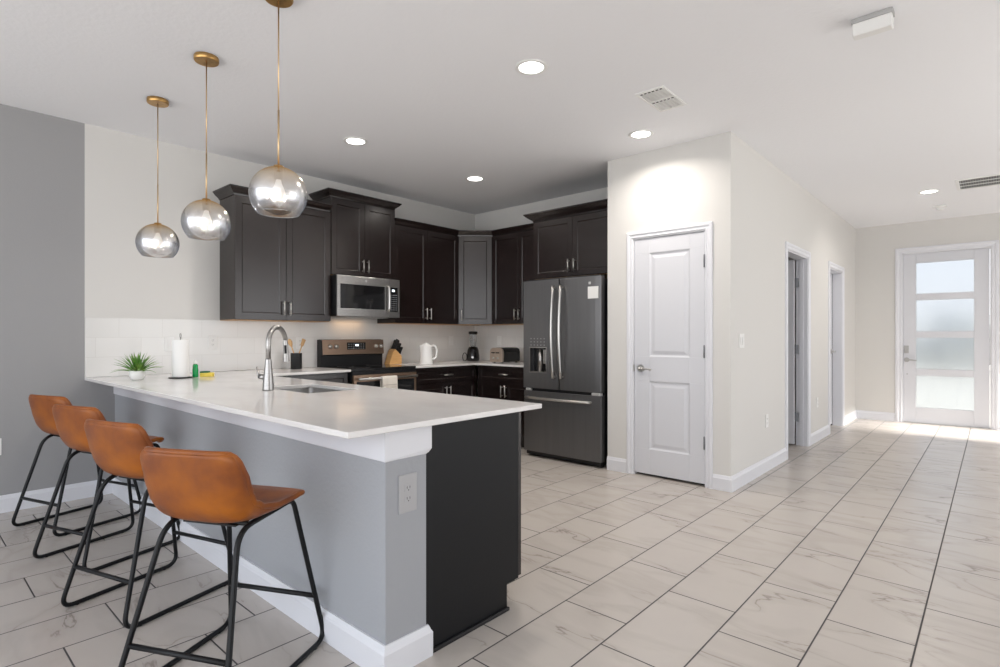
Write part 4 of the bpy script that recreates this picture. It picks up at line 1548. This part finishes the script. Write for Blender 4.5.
obj('leaves', bm, M['leaf'], t, smooth=True)

t = thing('paper_towel_holder', 'dark metal paper towel holder with ring top on the bar counter', 'holder', (-4.553, 1.475, T))
bm = BM(); lathe(bm, [(0, 0), (0.08, 0), (0.08, 0.005), (0.075, 0.008), (0, 0.008)], 0, 0, 32, cap=False)
obj('base', bm, M['black_metal'], t, smooth=True)
bm = BM(); tube(bm, [(0, 0, 0.008), (0, 0, 0.305)], 0.005, 10)
obj('rod', bm, M['steel'], t, smooth=True)
bm = BM(); tube(bm, [(0.016 * math.cos(2 * PI * k / 20), 0, 0.318 + 0.016 * math.sin(2 * PI * k / 20)) for k in range(21)], 0.003, 8)
obj('ring', bm, M['steel'], t, smooth=True)
t = thing('paper_towel_roll', 'white paper towel roll standing on its holder', 'paper towel', (-4.553, 1.475, T + 0.009))
bm = BM(); lathe(bm, [(0.02, 0), (0.056, 0), (0.057, 0.01), (0.0565, 0.14), (0.057, 0.27), (0.056, 0.279), (0.02, 0.279), (0.02, 0)], 0, 0, 36, cap=False)
smooth_by_angle(obj('roll', bm, M['paper'], t))
t = thing('soap_bottle', 'small green dish soap bottle with white cap beside the sponge', 'bottle', (-4.573, 1.585, T))
bm = BM(); lathe(bm, [(0, 0), (0.019, 0), (0.0205, 0.006), (0.0205, 0.055), (0.018, 0.075), (0.0185, 0.09), (0.011, 0.10), (0, 0.10)], 0, 0, 24, cap=False)
obj('bottle_body', bm, M['soap_green'], t, smooth=True)
bm = BM(); lathe(bm, [(0, 0.098), (0.014, 0.099), (0.014, 0.116), (0.007, 0.119), (0.006, 0.13), (0, 0.131)], 0, 0, 20, cap=False)
obj('cap', bm, M['white_plastic'], t, smooth=True)
t = thing('sponge', 'yellow sponge with dark scouring top beside the green soap bottle', 'sponge', (-4.56, 1.665, T), 0.9)
bm = BM(); box(bm, -0.046, 0.046, -0.03, 0.03, 0, 0.03)
obj('foam', bm, M['sponge_yellow'], t, bevel=0.006)
bm = BM(); box(bm, -0.044, 0.015, -0.028, 0.028, 0.03, 0.042)
obj('scouring_pad', bm, M['sponge_green'], t, bevel=0.003)

# ------------------------------------------------------------------ utensils left of the range
UX, UY = -4.965, 2.615
t = thing('utensil_crock', 'black utensil crock on the counter left of the range', 'crock', (UX, UY, T))
bm = BM(); lathe(bm, [(0, 0), (0.05, 0), (0.052, 0.004), (0.052, 0.152), (0.048, 0.152), (0.046, 0.01), (0, 0.008)], 0, 0, 32, cap=False)
smooth_by_angle(obj('pot', bm, M['black_plastic'], t))


def utensil(name, label, cat, foot, tip, kind):
    f = Vector(foot); p = Vector(tip)
    t = thing(name, label, cat, tuple(f))
    dv_ = p - f
    bm = BM(); tube(bm, [(0, 0, 0), dv_ * 0.74], 0.006, 8)
    obj('handle', bm, M['wood_spoon'], t, smooth=True)
    bm = BM()
    n = dv_.normalized()
    if kind == 'spoon':
        tube(bm, [dv_ * 0.72, dv_ * 0.78, dv_ * 0.87, dv_ * 0.95, dv_], 0.02, 12, [0.006, 0.016, 0.023, 0.018, 0.004])
    else:
        tube(bm, [dv_ * 0.72, dv_ * 0.80, dv_ * 0.98, dv_], 0.02, 12, [0.006, 0.017, 0.021, 0.018])
    bmesh.ops.scale(bm, vec=(0.45, 1, 1), verts=bm.verts[:], space=Matrix.Translation(-dv_ * 0.85))
    obj('bowl' if kind == 'spoon' else 'blade', bm, M['wood_spoon'], t, smooth=True)
    return t


utensil('wooden_spoon', 'wooden spoon leaning left in the black crock', 'spoon', (UX + 0.01, UY + 0.02, T + 0.012), (UX + 0.02, UY - 0.085, T + 0.29), 'spoon')
utensil('wooden_spatula', 'wooden spatula leaning right in the black crock', 'spatula', (UX - 0.01, UY - 0.015, T + 0.012), (UX - 0.01, UY + 0.085, T + 0.285), 'spatula')

# ------------------------------------------------------------------ knife block
KX, KY = -5.045, 3.815
t = thing('knife_block', 'pale wooden knife block on the counter right of the range', 'knife block', (KX, KY, T), R90)
bm = BM()
# side outline in local x (towards the right of the picture) and z, the slotted face slopes back
prism(bm, [(-0.088, 0), (0.085, 0), (0.085, 0.092), (-0.005, 0.172), (-0.03, 0.15)], 'y', -0.05, 0.05)
obj('block', bm, M['wood_light'], t, bevel=0.004)


def knife(label, lx, ly, lz, L, W2):
    """handle sticking out of the sloping face of the block; local axes of the block turned to world"""
    wx, wy = KX - ly, KY + lx
    t = thing('kitchen_knife', label, 'knife', (wx, wy, T + lz + 0.009), R90, 'knives in the block')
    d_ = Vector((0.42, 0, 0.91)).normalized()
    s_ = Vector((0.91, 0, -0.42))
    bm = BM()
    rings = []
    for u, k in ((0.0, 0.8), (0.08, 1.0), (0.5, 0.86), (0.85, 1.12), (1.0, 0.8)):
        c = d_ * (0.004 + L * u)
        rings.append([bm.verts.new(c + s_ * (W2 * k * a) + Vector((0, 0.0085 * b, 0))) for a, b in ((-1, -0.6), (-0.6, -1), (0.6, -1), (1, -0.6), (1, 0.6), (0.6, 1), (-0.6, 1), (-1, 0.6))])
    for ra, rb in zip(rings, rings[1:]):
        for k in range(8):
            bm.faces.new((ra[k], ra[(k + 1) % 8], rb[(k + 1) % 8], rb[k]))
    bm.faces.new(rings[0]); bm.faces.new(rings[-1])
    bmesh.ops.recalc_face_normals(bm, faces=bm.faces[:])
    obj('handle', bm, M['black_plastic'], t, bevel=0.001)
    bm = BM()
    c0 = d_ * -0.002; c1 = d_ * 0.008
    v = [bm.verts.new(c + s_ * a + Vector((0, b, 0))) for c in (c0, c1) for a in (-W2 * 0.7, W2 * 0.7) for b in (-0.003, 0.003)]
    for f in ((0, 1, 3, 2), (4, 6, 7, 5), (0, 2, 6, 4), (1, 5, 7, 3), (0, 4, 5, 1), (2, 3, 7, 6)):
        bm.faces.new([v[i] for i in f])
    bmesh.ops.recalc_face_normals(bm, faces=bm.faces[:])
    obj('bolster', bm, M['steel'], t)
    return t


for lx, ly, lz, L, W2, lb in ((0.004, -0.028, 0.153, 0.115, 0.016, 'black-handled knife in the block, top front slot'),
                             (0.004, 0.0, 0.153, 0.125, 0.016, 'black-handled knife in the block, top middle slot'),
                             (0.004, 0.028, 0.153, 0.115, 0.016, 'black-handled knife in the block, top rear slot'),
                             (0.036, -0.026, 0.126, 0.105, 0.015, 'black-handled knife in the block, middle row front'),
                             (0.036, 0.012, 0.126, 0.105, 0.015, 'black-handled knife in the block, middle row rear'),
                             (0.066, -0.030, 0.101, 0.085, 0.012, 'short black-handled knife in the block, lowest row front'),
                             (0.066, 0.0, 0.101, 0.085, 0.012, 'short black-handled knife in the block, lowest row middle'),
                             (0.066, 0.030, 0.101, 0.085, 0.012, 'short black-handled knife in the block, lowest row rear')):
    knife(lb, lx, ly, lz, L, W2)

# ------------------------------------------------------------------ kettle, blender, toaster
t = thing('electric_kettle', 'white electric kettle with loop handle near the kitchen corner', 'kettle', (-4.76, 4.06, T), math.radians(40))
bm = BM(); lathe(bm, [(0, 0), (0.075, 0), (0.077, 0.012), (0.072, 0.018), (0, 0.018)], 0, 0, 32, cap=False)
obj('power_base', bm, M['kettle'], t, smooth=True)
bm = BM(); lathe(bm, [(0, 0.019), (0.072, 0.019), (0.073, 0.03), (0.068, 0.12), (0.062, 0.205), (0.058, 0.214), (0, 0.214)], 0, 0, 36, cap=False)
vb_ = bm
for v in bm.verts:            # pouring spout
    if v.co.z > 0.16 and v.co.x < -0.045:
        v.co.x -= 0.02 * (v.co.z - 0.16) / 0.05
smooth_by_angle(obj('jug', bm, M['kettle'], t))
bm = BM(); lathe(bm, [(0.05, 0.213), (0.045, 0.225), (0.014, 0.232), (0.012, 0.24), (0, 0.242)], 0, 0, 28, cap=False)
obj('lid', bm, M['kettle'], t, smooth=True)
bm = BM()
tube(bm, rounded([(0.052, 0, 0.20), (0.098, 0, 0.215), (0.122, 0, 0.17), (0.112, 0, 0.07), (0.062, 0, 0.055)], 0.045, 8), 0.0115, 12)
obj('handle', bm, M['kettle'], t, smooth=True)

t = thing('blender', 'black personal blender with clear jar in the kitchen corner', 'blender', (-4.895, 4.945, T), 0.7)
bm = BM(); lathe(bm, [(0, 0), (0.075, 0), (0.082, 0.01), (0.08, 0.07), (0.07, 0.14), (0.055, 0.175), (0.045, 0.18), (0, 0.18)], 0, 0, 32, cap=False)
obj('motor_base', bm, M['black_gloss'], t, smooth=True)
bm = BM(); lathe(bm, [(0.03, 0.182), (0.036, 0.19), (0.044, 0.25), (0.05, 0.33), (0.05, 0.345)], 0, 0, 28, cap=False)
obj('jar', bm, M['jar'], t, smooth=True, solid=0.003)
bm = BM(); lathe(bm, [(0, 0.345), (0.056, 0.345), (0.058, 0.352), (0.056, 0.372), (0.03, 0.376), (0, 0.376)], 0, 0, 28, cap=False)
smooth_by_angle(obj('lid', bm, M['black_plastic'], t))
bm = BM(); lathe(bm, [(0, 0.002), (0.013, 0.002), (0.015, 0)], 0, 0, 18, cap=False)
obj('dial', bm, M['handle'], t, loc=(0, -0.081, 0.05), rot=(PI / 2, 0, 0))
bm = BM()
cc = Vector((-0.10, -0.055, 0.055))
tube(bm, [cc + Vector((0.026 * math.cos(2 * PI * k / 24), 0.012 * math.cos(2 * PI * k / 24), 0.05 * math.sin(2 * PI * k / 24))) for k in range(25)], 0.004, 8)
tube(bm, [cc + Vector((0.026, 0.012, 0)), cc + Vector((0.05, 0.03, -0.02))], 0.004, 8)
obj('cord_loop', bm, M['black_plastic'], t, smooth=True)

t = thing('toaster', 'stainless and black two-slot toaster beside the refrigerator', 'toaster', (-4.315, 4.90, T), math.radians(90))
bm = BM()
sec = [(-0.075, 0.012), (0.075, 0.012), (0.082, 0.03), (0.082, 0.13), (0.07, 0.165), (0.045, 0.178), (-0.045, 0.178), (-0.07, 0.165), (-0.082, 0.13), (-0.082, 0.03)]
sec = [(a * 1.2, b) for a, b in sec]
prism(bm, sec, 'x', -0.135, 0.16)
obj('shell', bm, M['black_plastic'], t, bevel=0.006)
bm = BM(); prism(bm, [(a * 1.015, b + 0.001) for a, b in sec], 'x', -0.165, -0.13)
ep = obj('end_panel', bm, M['chrome'], t, bevel=0.008)
bm = BM(); box(bm, -0.13, 0.15, -0.101, -0.097, 0.035, 0.125)
obj('side_panel', bm, M['black_gloss'], t, bevel=0.003)
bm = BM()
for yy in (-0.03, 0.03):
    box(bm, -0.11, 0.10, yy - 0.012, yy + 0.012, 0.172, 0.1795)
obj('bread_slots', bm, M['vent_dark'], t)
for yy in (-0.035, 0.035):
    bm = BM(); box(bm, -0.188, -0.166, yy - 0.02, yy + 0.02, 0.115, 0.127)
    obj('lever', bm, M['black_plastic'], t, bevel=0.003)
    bm = BM(); lathe(bm, [(0, 0.016), (0.012, 0.016), (0.014, 0)], 0, 0, 18, cap=False)
    obj('knob', bm, M['handle'], t, loc=(-0.166, yy, 0.06), rot=(0, -PI / 2, 0), smooth=True)
for x in (-0.12, 0.13):
    for yy in (-0.06, 0.06):
        bm = BM(); lathe(bm, [(0.012, 0), (0.012, 0.013)], x, yy, 12); obj('foot', bm, M['black_plastic'], t)

# ------------------------------------------------------------------ outside the front door
struct('ground', box(BM(), -9, 9, YF + 0.16, YF + 22, -0.16, -0.06), M['concrete'], 'pale concrete driveway beyond the front door', 'driveway')
bm = BM()
rnd = random.Random(5)
for k in range(60):
    cx, cz = rnd.uniform(-9, 8), rnd.uniform(0.2, 1.9)
    bmesh.ops.create_icosphere(bm, subdivisions=2, radius=rnd.uniform(0.5, 0.8), matrix=Matrix.Translation((cx, YF + 17 + rnd.uniform(-0.6, 0.6), cz)))
for v in bm.verts:
    v.co += Vector((rnd.uniform(-0.06, 0.06), rnd.uniform(-0.06, 0.06), rnd.uniform(-0.06, 0.06)))
    v.co.z = max(v.co.z, -0.05)
h = obj('hedge', bm, M['hedge'])
tag(h, 'blurred grey hedge seen through the frosted door panes', 'hedge')
